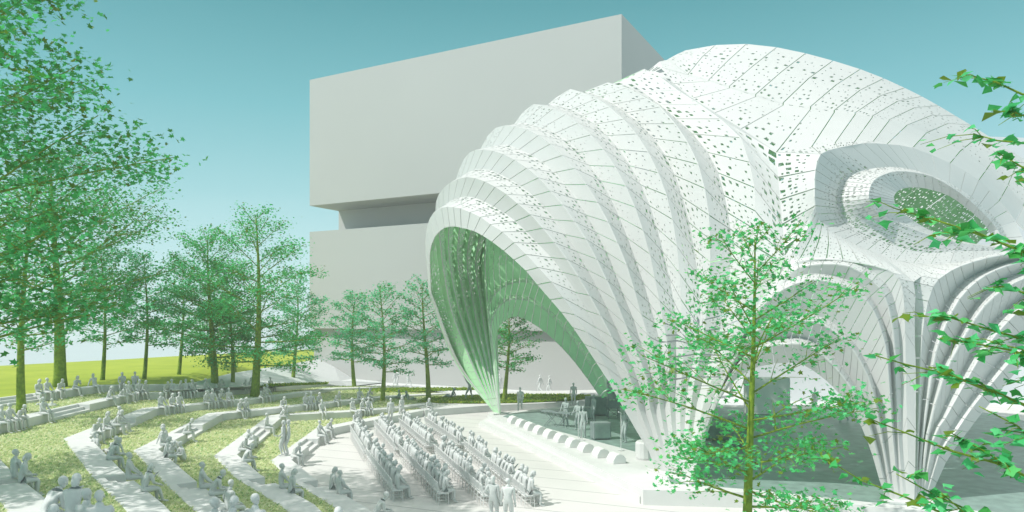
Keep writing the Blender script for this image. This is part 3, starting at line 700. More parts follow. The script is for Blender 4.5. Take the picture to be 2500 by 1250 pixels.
# ------------------------------------------------------------------ people
def ik(a, c, l1, l2, hint):
    a, c, hint = Vector(a), Vector(c), Vector(hint); d = c-a; L = min(d.length, (l1+l2)*.999); dn = d.normalized()
    x = (l1*l1-l2*l2+L*L)/(2*L); h = math.sqrt(max(0, l1*l1-x*x))
    hp = hint-dn*hint.dot(dn)
    if hp.length < 1e-4: hp = Vector((0, 1, 0))
    return a+dn*x+hp.normalized()*h, a+dn*L
def person_mesh(name, pelvis=(0,0,.95), lean=0, twist=0, hands=((-.25,.05,.80),(.25,.05,.80)), feet=((-.1,0,.07),(.1,0,.07)), khint=(0,1,.1), ehint=(0,-1,-.2), head=0, turn=0, fem=False, foot_dir=(0,1,0)):
    pv_ = Vector(pelvis); tdir = Vector((math.sin(twist), math.sin(lean), math.cos(lean))).normalized()
    V_, E_, Rd = [], [], []
    def add(p, r, par=None):
        V_.append(Vector(p)); Rd.append(r if isinstance(r, tuple) else (r, r)); i = len(V_)-1
        if par is not None: E_.append((par, i))
        return i
    sw = .165 if fem else .185; hw = .10
    a = add(pv_, (.175, .135)); wst = add(pv_+tdir*.18, (.135 if fem else .16, .12), a); ch = add(pv_+tdir*.36, (.165 if fem else .19, .135), wst)
    nb = add(pv_+tdir*.49, (.105, .085), ch)
    hd = (tdir+Vector((0, math.sin(head), 0))).normalized()
    nk = add(pv_+tdir*.545, .072, nb); nt_ = add(pv_+tdir*.54+hd*.055, .060, nk)
    sh = pv_+tdir*.47; legs = []
    ex = []
    for s_, hnd in zip((-1, 1), hands):
        S0 = sh+Vector((s_*sw, 0, 0)); el, wr = ik(S0, hnd, .29, .26, Vector(ehint)+Vector((s_*.6, 0, 0)))
        i0 = add(S0, .078, ch); i1 = add(S0*.5+el*.5, .060, i0); i2 = add(el, .048, i1); i3 = add(el*.5+wr*.5, .043, i2); add(wr, .029, i3)
        ex.append((el, wr))
    for s_, ft in zip((-1, 1), feet):
        H0 = pv_+Vector((s_*hw, 0, -.05)); kn, an = ik(H0, ft, .44, .43, khint)
        i0 = add(H0, .112, a); i1 = add(H0*.5+kn*.5, .095, i0); i2 = add(kn, .068, i1); i3 = add(kn*.55+an*.45, .064, i2); i4 = add(an, .042, i3)
        fd = Vector(foot_dir).normalized(); add(an+fd*.10+Vector((0,0,-.035)), (.045,.03), i4); add(an+fd*.19+Vector((0,0,-.045)), (.038,.022), len(V_)-1)
    me = bpy.data.meshes.new(name+'_skel'); me.from_pydata([tuple(v_) for v_ in V_], E_, []); ob = bpy.data.objects.new(name+'_skel', me); COL.objects.link(ob)
    md = ob.modifiers.new('s', 'SKIN'); md.use_smooth_shade = True; md.branch_smoothing = .6
    for i, sv in enumerate(me.skin_vertices[0].data): sv.radius = Rd[i]; sv.use_root = (i == 0)
    sb = ob.modifiers.new('b', 'SUBSURF'); sb.levels = 1; sb.render_levels = 1
    dg = bpy.context.evaluated_depsgraph_get(); ev = ob.evaluated_get(dg); em = ev.to_mesh()
    mb = MB(); mb.add([tuple(v_.co) for v_ in em.vertices], [tuple(p.vertices) for p in em.polygons])
    ev.to_mesh_clear(); bpy.data.objects.remove(ob); bpy.data.meshes.remove(me)
    # head with face
    hc = pv_+tdir*.54+hd*.142; T = Matrix.Rotation(turn, 3, 'Z')
    h = MB(); h.ball((0,0,.02), (.073,.092,.098), 14, 10); h.ball((0,.035,-.055), (.055,.06,.058), 10, 7)      # skull, jaw
    h.ball((0,.100,-.008), (.013,.020,.024), 6, 5)                                                             # nose
    for s_ in (-1, 1): h.ball((s_*.031,.086,.012), (.013,.010,.009), 6, 4); h.ball((s_*.080,0,0), (.010,.020,.030), 6, 5)
    h.ball((0,.088,-.052), (.024,.010,.008), 6, 4)
    tiltm = Matrix.Rotation(-math.asin(max(-.9, min(.9, hd.y))), 3, 'X')
    mb.add([hc+tiltm@(T@Vector(p)) for p in h.v], h.f)
    # hands: palm, four fingers, thumb
    for s_, (el, wr) in zip((-1, 1), ex):
        dr = (wr-el).normalized(); side = dr.cross(Vector((0,0,1)));
        side = side.normalized() if side.length > .1 else Vector((1,0,0))
        nrm = side.cross(dr).normalized()
        mb.tube([wr-dr*.01, wr+dr*.035, wr+dr*.08], [.024,.034,.030], 6)
        for q, ln in enumerate((.062,.074,.080,.068)):
            b0 = wr+dr*.075+side*((q-1.5)*.019); mb.tube([b0, b0+dr*ln*.55-nrm*.006, b0+dr*ln*.9-nrm*.03], [.009,.008,.006], 5)
        b0 = wr+dr*.03-side*s_*.028; mb.tube([b0, b0+dr*.03-side*s_*.022, b0+dr*.058-side*s_*.026-nrm*.008], [.011,.010,.007], 5)
    m_ = bpy.data.meshes.new(name); m_.from_pydata(mb.v, [], mb.f); m_.polygons.foreach_set('use_smooth', np.ones(len(m_.polygons), dtype=bool)); m_.update()
    # hair cap
    hair = MB(); hair.ball((0,-.012,.036), (.081,.098,.091), 12, 8)
    if fem: hair.ball((0,-.075,-.04), (.07,.045,.12), 10, 7)
    hm = bpy.data.meshes.new(name+'_hair'); hm.from_pydata([tuple(hc+tiltm@(T@Vector(p))) for p in hair.v], [], hair.f)
    hm.polygons.foreach_set('use_smooth', np.ones(len(hm.polygons), dtype=bool)); hm.update()
    return m_, hm
sit = dict(pelvis=(0,0,.11), khint=(0,1,.6))
POSES = {
 'upright': (person_mesh('p1', lean=.05, hands=((-.14,.36,.16),(.14,.36,.16)), feet=((-.13,.50,-.38),(.13,.46,-.38)), **sit), 'sitting upright with hands on the thighs'),
 'forward': (person_mesh('p2', lean=.62, hands=((-.06,.50,.18),(.08,.52,.16)), feet=((-.17,.46,-.38),(.17,.50,-.38)), head=-.1, **sit), 'leaning forward with elbows on the knees'),
 'back': (person_mesh('p3', lean=-.32, hands=((-.28,-.33,.03),(.28,-.33,.03)), feet=((-.10,.66,-.34),(.12,.58,-.38)), head=.25, fem=True, **sit), 'leaning back on straight arms'),
 'chin': (person_mesh('p4', lean=.38, hands=((-.05,.42,.48),(.12,.46,.17)), feet=((-.12,.48,-.38),(.10,.56,-.36)), head=.0, fem=True, **sit), 'bent forward with a hand at the chin'),
 'turned': (person_mesh('p5', lean=.10, twist=.10, hands=((-.30,.10,.10),(.10,.34,.17)), feet=((-.10,.44,-.38),(.16,.50,-.38)), turn=.7, **sit), 'sitting with the head turned aside'),
 'slump': (person_mesh('p6', lean=.22, hands=((-.10,.30,.20),(.06,.32,.22)), feet=((-.16,.40,-.38),(.14,.40,-.38)), head=.25, fem=True, **sit), 'sitting slightly slumped with hands in the lap'),
 'floor': (person_mesh('p7', pelvis=(0,0,.12), lean=.25, hands=((-.16,.42,.34),(.16,.42,.34)), feet=((-.12,.52,.07),(.12,.55,.07)), khint=(0,.4,1)), 'sitting on the ground hugging the knees'),
 'floorback': (person_mesh('p8', pelvis=(0,0,.12), lean=-.35, hands=((-.26,-.36,.06),(.26,-.36,.06)), feet=((-.12,.80,.07),(.12,.72,.07)), khint=(0,.2,1), fem=True), 'sitting on the ground propped on the arms'),
 'stand': (person_mesh('p9', hands=((-.25,.06,.84),(.25,.06,.84)), feet=((-.11,0,.07),(.12,.05,.07)), ehint=(0,-1,0)), 'standing still with arms down'),
 'walk': (person_mesh('p10', lean=.05, hands=((-.22,.24,.88),(.22,-.20,.86)), feet=((-.09,-.30,.12),(.10,.30,.07)), pelvis=(0,0,.90), ehint=(0,-1,0)), 'walking with swinging arms'),
 'akimbo': (person_mesh('p11', hands=((-.20,.12,1.02),(.22,.05,.86)), feet=((-.12,.02,.07),(.12,-.03,.07)), ehint=(0,-1,0), fem=True), 'standing with a hand on the hip'),
 'armup': (person_mesh('p12', lean=-.05, twist=.12, hands=((-.45,.05,1.85),(.55,.1,1.15)), feet=((-.34,0,.07),(.32,.1,.07)), pelvis=(0,0,.84), ehint=(0,-.4,-.4), khint=(0,1,0)), 'dancing with one arm thrown up'),
 'play': (person_mesh('p13', lean=.08, hands=((-.05,.36,1.12),(.22,.30,1.00)), feet=((-.16,.05,.07),(.17,-.05,.07)), ehint=(0,-.6,-1)), 'standing with both hands held out in front'),
}
for k_, ((m_, h_), txt) in POSES.items():
    pass
def variant(pose, mt):
    key = (pose, mt.name)
    if key not in variant.c:
        m_, h_ = POSES[pose][0]; m2 = m_.copy(); m2.materials.clear(); m2.materials.append(mt); h2 = h_.copy(); h2.materials.clear(); h2.materials.append(mt)
        variant.c[key] = (m2, h2)
    return variant.c[key]
variant.c = {}
def person(pose, loc, rz, label, group=None, mt=None, s=1.0):
    m_, h_ = variant(pose, mt or M_FIG)
    o = bpy.data.objects.new('person', m_); COL.objects.link(o); o.location = loc; o.rotation_euler = (0,0,rz); o.scale = (s,s,s)
    hh = bpy.data.objects.new('hair', h_); COL.objects.link(hh); hh.parent = o
    tag(o, label, 'person', group); return o
def face(dx, dy): return math.atan2(dy, dx)-math.pi/2

# sitters on the ring walls: (ring, photo column, near side of the ring?, pose)
SIT = [
 (6,118,0,'upright'),(6,146,0,'forward'),(6,186,0,'chin'),(6,236,0,'back'),
 (5,8,0,'upright'),(5,28,0,'upright'),(5,48,0,'forward'),(5,296,0,'forward'),(5,318,0,'upright'),(5,341,0,'slump'),(5,352,0,'chin'),(5,406,0,'forward'),(5,421,0,'upright'),(5,440,0,'chin'),(5,458,0,'back'),(5,472,0,'turned'),(5,592,0,'forward'),(5,612,0,'slump'),(5,662,0,'upright'),
 (4,262,0,'slump'),(4,282,0,'forward'),(4,296,0,'upright'),(4,395,0,'upright'),(4,503,0,'slump'),(4,521,0,'upright'),(4,537,0,'chin'),(4,561,0,'upright'),
 (3,352,9,'turned'),(3,414,0,'back'),(3,455,0,'forward'),(3,690,0,'forward'),(3,746,0,'slump'),(3,762,0,'upright'),(3,778,0,'chin'),(3,822,0,'forward'),
 (2,546,9,'forward'),(2,688,0,'forward'),(2,786,0,'upright'),(2,862,0,'turned'),(2,884,0,'slump'),(2,902,0,'upright'),
 (1,718,9,'forward'),(1,784,0,'upright'),(1,800,0,'forward'),(1,868,0,'chin'),(1,878,0,'slump'),(1,1046,0,'slump'),
 (1,922,1,'forward'),(2,694,1,'upright'),(2,716,1,'slump'),(3,500,1,'upright'),(3,522,1,'forward'),(3,566,1,'turned'),
 (4,190,9,'forward'),(6,96,0,'slump'),(5,110,0,'upright'),(5,268,0,'chin'),(4,420,0,'slump'),(4,440,0,'upright'),(4,640,0,'forward'),(4,655,0,'upright'),(3,585,0,'chin'),(3,600,0,'slump'),(2,655,0,'turned'),(3,880,0,'upright'),(3,900,0,'chin'),(5,505,0,'upright'),(5,528,0,'forward'),(5,545,0,'turned'),(6,330,0,'upright'),(6,300,0,'chin'),(2,600,1,'forward'),(4,360,1,'chin'),(3,410,1,'slump'),(1,835,1,'upright'),(1,815,1,'slump'),(4,272,1,'forward'),(4,322,1,'upright'),(5,46,1,'upright'),(5,62,1,'slump'),
]
ringname = ['innermost','second','third','fourth','fifth','outermost']
groups = {}
SHORT = {'upright':'sitting upright','forward':'leaning forward','back':'leaning back','chin':'bent forward','turned':'looking aside','slump':'slumped'}
for rg, px, near_, pose in SIT: groups.setdefault((rg, near_), []).append(px)
ordn = ['first','second','third','fourth','fifth','sixth','seventh','eighth','ninth','tenth','eleventh','twelfth','thirteenth','fourteenth','fifteenth','sixteenth','seventeenth','eighteenth','nineteenth','twentieth','twenty-first','twenty-second','twenty-third','twenty-fourth']
placed = []
for rg, px, near_, pose in SIT:
    row = RINGS[rg-1]; off = OUTS[rg-1][0]; p = None
    if near_ == 9:
        rng_ = [3]; tt = .93
        a, b_ = row[3], row[4]; p = a*(1-tt)+b_*tt; nrm = off[4]; px_ = px
        nrm = np.array((-.9, .1))
    else:
        idx = range(4, 7) if near_ else range(0, 4)
        for i in idx:
            a, b_ = row[i], row[i+1]
            pa_, pb_ = CX+F*a[0]/a[1], CX+F*b_[0]/b_[1]
            if min(pa_, pb_) <= px <= max(pa_, pb_):
                # perspective-correct parameter
                q = (px-CX)/F; tt = (a[0]-q*a[1])/((a[0]-q*a[1])-(b_[0]-q*b_[1])); p = a*(1-tt)+b_*tt
                dd = V2(b_)-V2(a); dd /= np.linalg.norm(dd); nrm = np.array((dd[1], -dd[0]))
                if nrm@off[i] < 0: nrm = -nrm
                break
    if p is None: print('no spot', rg, px); continue
    lst = sorted(groups[(rg, near_)]); n_ = lst.index(px)
    side = 'at the corner' if near_ == 9 else ('along the near side' if near_ else 'along the far side')
    if near_ == 9: lab = 'grey figure %s at the left corner of the %s terrace wall' % (SHORT[pose], ringname[rg-1])
    else: lab = 'grey figure %s, %s from left %s of %s terrace wall' % (SHORT[pose], ordn[n_], side.replace('along the','on'), ringname[rg-1])
    back = .12
    loc = (p[0]+nrm[0]*back, p[1]+nrm[1]*back, p[2])
    person(pose, loc, face(-nrm[0], -nrm[1])+random.uniform(-.3, .3), lab, 'spectators on the terrace walls', s=random.uniform(.97, 1.06))
# people on the planting and paving: (column, row of feet/seat, height of the ground, pose, facing, label, material)
FREE = [
 (100,1008,1.78,'floorback',.6,'grey figure sitting on the planting under the left trees, left of a pair',M_FIG),
 (124,1012,1.78,'floor',.2,'grey figure sitting on the planting under the left trees, right of a pair',M_FIG),
 (240,1102,1.36,'floor',2.6,'grey figure sitting on the planting by the fourth wall corner, left of two',M_FIG),
 (276,1112,1.36,'floorback',1.0,'grey figure sitting on the planting by the fourth wall corner, right of two',M_FIG),
 (414,1122,.92,'floorback',1.2,'grey figure propped on its arms on the planting inside the third wall, left of two',M_FIG),
 (450,1125,.92,'floor',2.4,'grey figure hugging its knees on the planting inside the third wall, right of two',M_FIG),
 (600,1090,.46,'floor',-.6,'grey figure sitting on the planting beside the second wall steps, left of two',M_FIG),
 (622,1094,.46,'floor',.9,'grey figure sitting on the planting beside the second wall steps, right of two',M_FIG),
 (692,1112,.47,'akimbo',1.5,'slim grey figure standing at the inner wall corner, left of a pair',M_FIG),
 (704,1110,.47,'stand',1.9,'slim grey figure standing at the inner wall corner, right of a pair',M_FIG),
 (954,1034,.0,'stand',.4,'pale grey figure standing against the inner wall behind the second chair row',M_FIG),
 (981,1026,.0,'akimbo',.9,'pale grey figure standing against the inner wall behind the third chair row',M_FIG),
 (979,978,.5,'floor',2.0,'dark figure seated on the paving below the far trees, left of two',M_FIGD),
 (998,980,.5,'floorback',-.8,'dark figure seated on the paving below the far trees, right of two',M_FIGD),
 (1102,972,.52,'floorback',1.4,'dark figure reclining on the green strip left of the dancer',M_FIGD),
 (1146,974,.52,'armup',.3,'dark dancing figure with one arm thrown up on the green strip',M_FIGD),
 (790,934,-.4,'stand',.4,'pale figure standing alone on the far path left of the building',M_FIGW),
 (966,944,.0,'walk',1.2,'pale walker before the grey building, left of the three near the young trees',M_FIGW),
 (971,942,.0,'akimbo',2.2,'taller pale figure beside the walker before the grey building',M_FIGW),
 (996,944,.0,'walk',-1.2,'pale walker before the grey building, right of the three near the young trees',M_FIGW),
 (1220,958,.0,'stand',.2,'pale figure standing behind the far left leg of the pavilion beside a tree',M_FIGW),
 (1319,958,.0,'walk',1.0,'pale walker seen through the arch, left of two by the grey wall',M_FIGW),
 (1342,960,.0,'walk',1.4,'pale walker seen through the arch, right of two by the grey wall',M_FIGW),
 (1400,990,.5,'stand',.0,'large pale figure standing behind the dark deck seen through the arch',M_FIGW),
 (1270,1003,.5,'walk',3.0,'pale figure standing on the paving just right of the far left leg',M_FIGW),
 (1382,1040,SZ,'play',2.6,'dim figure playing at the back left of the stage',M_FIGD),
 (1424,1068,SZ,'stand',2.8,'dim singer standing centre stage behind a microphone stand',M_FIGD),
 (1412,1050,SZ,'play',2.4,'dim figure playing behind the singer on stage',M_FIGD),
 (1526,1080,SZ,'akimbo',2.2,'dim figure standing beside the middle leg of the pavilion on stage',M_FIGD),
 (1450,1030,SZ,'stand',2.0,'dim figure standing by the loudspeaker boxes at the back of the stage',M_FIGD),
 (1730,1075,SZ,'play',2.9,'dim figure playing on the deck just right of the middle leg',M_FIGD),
 (1990,1005,.02,'stand',.3,'faint pale figure standing far behind the right arch in sunlight',M_FIGW),
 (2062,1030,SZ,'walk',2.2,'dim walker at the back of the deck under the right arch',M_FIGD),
 (1204,1282,0,'akimbo',-.3,'pale figure standing at the bottom edge of the photo, left of a couple',M_FIGW),
 (1240,1290,0,'stand',-.2,'pale figure standing at the bottom edge of the photo, right of a couple',M_FIGW),
]
for a, b_, z, pose, rz, lab, mt in FREE:
    p = P(a, b_, z=z); person(pose, (p.x, p.y, z), rz, lab, None, mt)
# closest spectators, bottom edge
NEARP = [(112,1168,14.2,'forward',-.5),(182,1160,13.6,'chin',.2),(216,1186,13.4,'upright',-.2),(250,1190,13.2,'upright',.5),(138,1224,12.6,'upright',.1),(526,1208,14.0,'upright',-.6),(566,1205,13.8,'turned',.3),(625,1199,14.0,'upright',-.3),(829,1231,13.8,'upright',.2),(872,1247,14.0,'turned',-.2)]
for i, (a, b_, d_, pose, rz) in enumerate(NEARP):
    top = P(a, b_, d=d_); hgt = {'forward':.80,'chin':.86}.get(pose, .94)
    zz = top.z-hgt
    wl = MB()
    lab = 'close grey spectator cut by the bottom edge of the photo, %s from left' % ordn[sorted(q[0] for q in NEARP).index(a)]
    person(pose, (top.x, top.y-.1, zz), rz, lab, 'spectators cut by the bottom edge')
    b = MB(); b.box((0,0,-.25), (.9,.6,.5)); o = b.build('seat_block', M_CONC, loc=(top.x, top.y-.2, zz)); tag(o, 'white seat block under the %s bottom edge spectator from the left' % ordn[sorted(q[0] for q in NEARP).index(a)], 'seat', 'seat blocks below the frame')

# ------------------------------------------------------------------ chairs
def chair_parts():
    s = MB(); s.box((0,0,.44), (.43,.42,.035))
    bk = MB()
    for sx in (-.20,.20): bk.tube([(sx,-.20,.44),(sx,-.25,.88)], .015, 5)
    bk.box((0,-.25,.865), (.43,.025,.05)); bk.box((0,-.222,.56), (.40,.02,.03))
    for q in range(5): bk.tube([(-.13+.065*q,-.222,.56),(-.13+.065*q,-.247,.85)], .009, 4)
    legs = []
    for sx in (-.19,.19):
        for sy in (-.18,.18):
            l = MB(); l.tube([(sx,sy,.43),(sx*1.05,sy*1.12,0)], [.016,.013], 5); legs.append(l)
    st = MB()
    for sx in (-.195,.195): st.tube([(sx,-.185,.18),(sx,.185,.18)], .010, 4)
    for sy in (-.185,.185): st.tube([(-.195,sy,.24),(.195,sy,.24)], .010, 4)
    return s, bk, legs, st
s_, bk_, lg_, st_ = chair_parts()
proto = empty('audience_chair', (0,0,0)); s_.build('seat', M_CHAIR, proto); bk_.build('backrest', M_CHAIR, proto)
for l in lg_: l.build('leg', M_CHAIR, proto)
st_.build('stretcher', M_CHAIR, proto)
ROWS = [((854,1037),(886,1087),'far'),((893,1093),(957,1173),'near'),((912,1024),(962,1079),'far'),((974,1085),(1069,1180),'near'),
        ((973,1020),(1037,1071),'far'),((1059,1084),(1178,1186),'near'),((1035,1016),(1114,1068),'far'),((1132,1074),(1279,1186),'near')]
first = True; seats = ['upright','slump','turned','chin','upright','forward','upright']
rown = ['leftmost','second from left','third from left','rightmost']
for ri, (p0, p1, half) in enumerate(ROWS):
    A = P(*p0, z=.87); B = P(*p1, z=.87); L = (B-A).length; n = int(round(L/.50)); dr = (B-A).normalized()
    fdir = Vector((-dr.y, dr.x, 0)); fdir = fdir if fdir.x > 0 else -fdir
    rz = face(fdir.x, fdir.y)
    for i in range(n):
        c = A+dr*(.25+i*L/n)+fdir*.25; c.z = .004
        if first: root = proto; first = False
        else:
            root = proto.copy(); COL.objects.link(root)
            for chd in list(proto.children):
                cc = chd.copy(); COL.objects.link(cc); cc.parent = root
        root.location = c; root.rotation_euler.z = rz+random.uniform(-.05,.05)
        nm = (ordn[i], half, rown[ri//2])
        tag(root, 'white spindle chair, %s from far end, %s half of %s audience row' % nm, 'chair', 'chairs in the audience rows')
        if random.random() < .93 or i == n-1:
            pose = random.choice(seats); q = c+fdir*.03
            person(pose, (q.x, q.y, .462), rz+random.uniform(-.25,.25), 'grey spectator on %s chair from far end, %s half of %s row' % nm, 'spectators in the audience rows', s=random.uniform(.94,1.05))

# ------------------------------------------------------------------ stage equipment
def box_speaker(px, py, w_, d_, h_, rz, label, name='speaker_cabinet', z=SZ, mt=None):
    p = P(px, py, z=z); root = empty(name, (p.x, p.y, z), rz); tag(root, label, 'speaker')
    b = MB(); b.box((0,0,h_/2+.05), (w_, d_, h_)); o = b.build('cabinet', mt or M_EQ, root); bv = o.modifiers.new('bevel','BEVEL'); bv.width = .03
    b = MB(); b.box((0,-d_/2-.012,h_/2+.05), (w_*.86, .03, h_*.84)); b.build('grille' if mt is None else 'front_panel', mt or M_STAGE, root)
    b = MB()
    for sx in (-1,1):
        for sy in (-1,1): b.box((sx*w_*.4, sy*d_*.4, .025), (.08,.08,.05))
    b.build('feet', M_EQ, root)
box_speaker(1455,1014,1.3,.8,1.25,.3,'large dark loudspeaker box at the back of the stage')
box_speaker(1432,1022,.9,.7,.7,.1,'smaller dark amplifier left of the large loudspeaker box')
box_speaker(1466,1072,1.0,.7,.9,.2,'dark drum riser box in the middle of the stage', 'equipment_case')
box_speaker(1760,1075,1.6,.8,1.2,-.3,'dark equipment case right of the middle leg', 'equipment_case')
box_speaker(1810,1090,1.1,.8,.9,-.2,'low dark equipment case behind the front tree trunk', 'equipment_case')
box_speaker(1872,1012,2.9,.8,2.5,-.1,'tall plain backstage cabinet behind the front tree', 'backstage_cabinet', mt=M_WEDGE)
# line array on a truss tower
p = P(1497,1022, z=SZ); tw = empty('speaker_tower', (p.x, p.y, SZ)); tag(tw, 'dark truss tower with stacked loudspeakers beside the arch foot', 'tower')
b = MB()
for sx in (-.35,.35):
    for sy in (-.35,.35): b.tube([(sx,sy,0),(sx,sy,3.3)], .035, 6)
for h in np.arange(.1, 3.3, .5):
    for q in range(4):
        c4 = [(-.35,-.35),(.35,-.35),(.35,.35),(-.35,.35)]; a_, b4 = c4[q], c4[(q+1) % 4]
        b.tube([(*a_,h),(*b4,h+.5 if h < 2.9 else h)], .02, 4); b.tube([(*a_,h),(*b4,h)], .02, 4)
b.build('truss_frame', M_EQ, tw)
for q in range(4):
    b = MB(); b.box((0,-.45,1.0+q*.55), (.9,.5,.45), 0); b.build('loudspeaker', M_EQ, tw)
def mic(px, py, label, hgt=1.55):
    p = P(px, py, z=SZ); root = empty('microphone_stand', (p.x, p.y, SZ)); tag(root, label, 'stand')
    b = MB(); b.tube([(0,0,.03),(0,0,hgt)], .016, 6); b.build('pole', M_FIGW, root)
    b = MB(); b.ball((0,0,.03), (.17,.17,.03), 12, 4); b.build('base', M_FIGW, root)
    b = MB(); b.tube([(0,0,hgt),(-.14,-.10,hgt+.06)], [.02,.03], 6); b.build('microphone', M_FIGW, root)
mic(1412,1073,'thin pale microphone stand near the front of the deck, leftmost'); mic(1421,1076,'thin pale microphone stand right beside the singer')
mic(1516,1100,'thin pale microphone stand closest to the middle leg', 1.9)
for a_, b_, l_ in ((1345,1040,'keyboard on crossed legs at the far left of the deck'),(1374,1044,'second keyboard on crossed legs right of the far left one')):
    p = P(a_, b_, z=SZ); root = empty('keyboard', (p.x, p.y, SZ), -.6); tag(root, l_, 'keyboard')
    b = MB()
    for sy in (-.15,.15): b.tube([(-.4,sy,0),(.4,sy,.85)], .02, 5); b.tube([(.4,sy,0),(-.4,sy,.85)], .02, 5)
    b.build('crossed_legs', M_EQ, root); b = MB(); b.box((0,0,.9), (1.2,.35,.09)); b.build('key_bed', M_EQ, root)
p = P(1590,1120, z=SZ); b = MB(); b.tube([(0,0,0),(0,0,.08),(0,0,.75),(0,0,.82)], [.42,.45,.45,.40], 14); b.tube([(0,0,.82),(0,0,.84)], [.37,.37], 14)
tag(b.build('waste_bin', M_CONC, loc=(p.x-.3, p.y, SZ+.01)), 'round white bin standing left of the middle leg foot', 'bin')

# ------------------------------------------------------------------ trees
def tree(px, base, H, z0, Rc, tr, nleaf, leaf, label, seed, lm=None, cat='tree', detail=False, droop=.0, bend=.4, up=.45, name='leafy_tree', flat=.5, dirbias=None, group='leafy trees around the plaza', nlimb=30):
    rs = np.random.default_rng(seed); rd = random.Random(seed)
    root = empty(name, tuple(base)); tag(root, label, cat, group)
    ph = rd.uniform(0, 6.28)
    def axis(h): 
        t_ = h/H; return Vector((bend*.5*math.sin(3.2*t_+ph)-bend*.5*math.sin(ph), bend*.5*math.cos(2.7*t_+ph)-bend*.5*math.cos(ph), h))
    tb = MB(); hs = np.linspace(-.3, H*.97, 16)
    tb.tube([axis(h) for h in hs], [max(.015, tr*(1.0-.93*(max(h,0)/H)**.85)*(1.25 if h < .2 else 1)) for h in hs], 9)
    anchors = []; wts = []
    for i in range(nlimb):
        f = (i+.5)/nlimb; h = z0+(H*.96-z0)*f**1.05
        az = i*2.39996+rd.uniform(-.5,.5)
        if dirbias is not None and rd.random() < .6: az = dirbias+rd.uniform(-.9,.9)
        prof = (.62+1.5*f if f < .24 else (1-.86*((f-.24)/.76)**1.25))
        Lb = Rc*prof*rd.uniform(.66, 1.16)
        el = (.08+.85*f**1.2 if up < .5 else .2+.7*f)+rd.uniform(-.15,.15)
        d_ = Vector((math.cos(az)*math.cos(el), math.sin(az)*math.cos(el), math.sin(el)))
        p0 = axis(h); pts = [p0]; ln = Lb/max(.5, math.cos(el))
        kink = Vector((rd.uniform(-.3,.3), rd.uniform(-.3,.3), rd.uniform(-.25,.25)))
        for q in range(1, 6):
            s = q/5; pts.append(p0+d_*ln*s+kink*(math.sin(s*3)*.35*Lb/3)+Vector((0,0,-droop*ln*s*s)))
        r0 = max(.012, tr*.20*(1-f*.7)); tb.tube(pts, [r0*(1-.85*q/5)+.006 for q in range(6)], 5)
        for q in range(1, 5):
            for w_ in range(2):
                b0 = pts[q]; a2 = az+rd.choice((-1,1))*rd.uniform(.5,1.2); e2 = el*.4+rd.uniform(-.2,.5)
                l2 = ln*(.42-.05*q)*rd.uniform(.7,1.3)
                e_ = b0+Vector((math.cos(a2)*math.cos(e2), math.sin(a2)*math.cos(e2), math.sin(e2)-droop*.5))*l2
                mid_ = b0*.5+e_*.5+Vector((0,0,.06*l2))
                tb.tube([b0, mid_, e_], [r0*.35+.004, r0*.22+.003, .004], 4, cap=False)
                for s in (.35,.6,.8,1.0): anchors.append(b0*(1-s)+e_*s); wts.append((.6+s)*(.45+.28*q)*(Lb/Rc))
        anchors.append(pts[5]); wts.append(2*Lb/Rc); anchors.append(pts[4]); wts.append(1.2*Lb/Rc)
    tb.build('trunk', M_BARK, root, smooth=True)
    A = np.array([tuple(a) for a in anchors]); W = np.array(wts); W /= W.sum()
    idx = rs.choice(len(A), nleaf, p=W); sg = Rc*.075
    C = A[idx]+rs.normal(0, 1, (nleaf, 3))*np.array((sg, sg, sg*flat))
    nrm = rs.normal(0, .5, (nleaf, 3))+np.array((0, 0, 1.0)); nrm /= np.linalg.norm(nrm, axis=1)[:, None]
    a = rs.normal(0, 1, (nleaf, 3)); a -= (a*nrm).sum(1)[:, None]*nrm; a /= np.linalg.norm(a, axis=1)[:, None]
    b_ = np.cross(nrm, a); sz = leaf*rs.uniform(.6, 1.25, nleaf)
    if detail: shp = [(0,0,0),(.42,.08,.05),(.22,.30,.02),(.50,.62,.08),(.16,.62,0),(0,1.05,-.05),(-.18,.60,0),(-.46,.58,.08),(-.22,.28,.02),(-.40,.05,.05)]
    else: shp = [(0,0,0),(.42,.38,.10),(0,1.0,0),(-.38,.42,.10)]
    V_ = np.stack([C+a*(x*sz)[:, None]+b_*((y-.5)*sz)[:, None]+nrm*(z*sz)[:, None] for x, y, z in shp], axis=1).reshape(-1, 3)
    k = len(shp); me = bpy.data.meshes.new('crown'); me.vertices.add(len(V_)); me.vertices.foreach_set('co', V_.astype(np.float32).ravel())
    me.loops.add(nleaf*k); me.loops.foreach_set('vertex_index', np.arange(nleaf*k, dtype=np.int32))
    me.polygons.add(nleaf); me.polygons.foreach_set('loop_start', np.arange(nleaf, dtype=np.int32)*k)
    me.polygons.foreach_set('loop_total', np.full(nleaf, k, dtype=np.int32)); me.update(calc_edges=True); me.validate()
    me.materials.append(lm or M_LEAF); o = bpy.data.objects.new('crown', me); COL.objects.link(o); o.parent = root
    return root
def gz(px, d, z): return ((px-CX)/F*d, d, z)
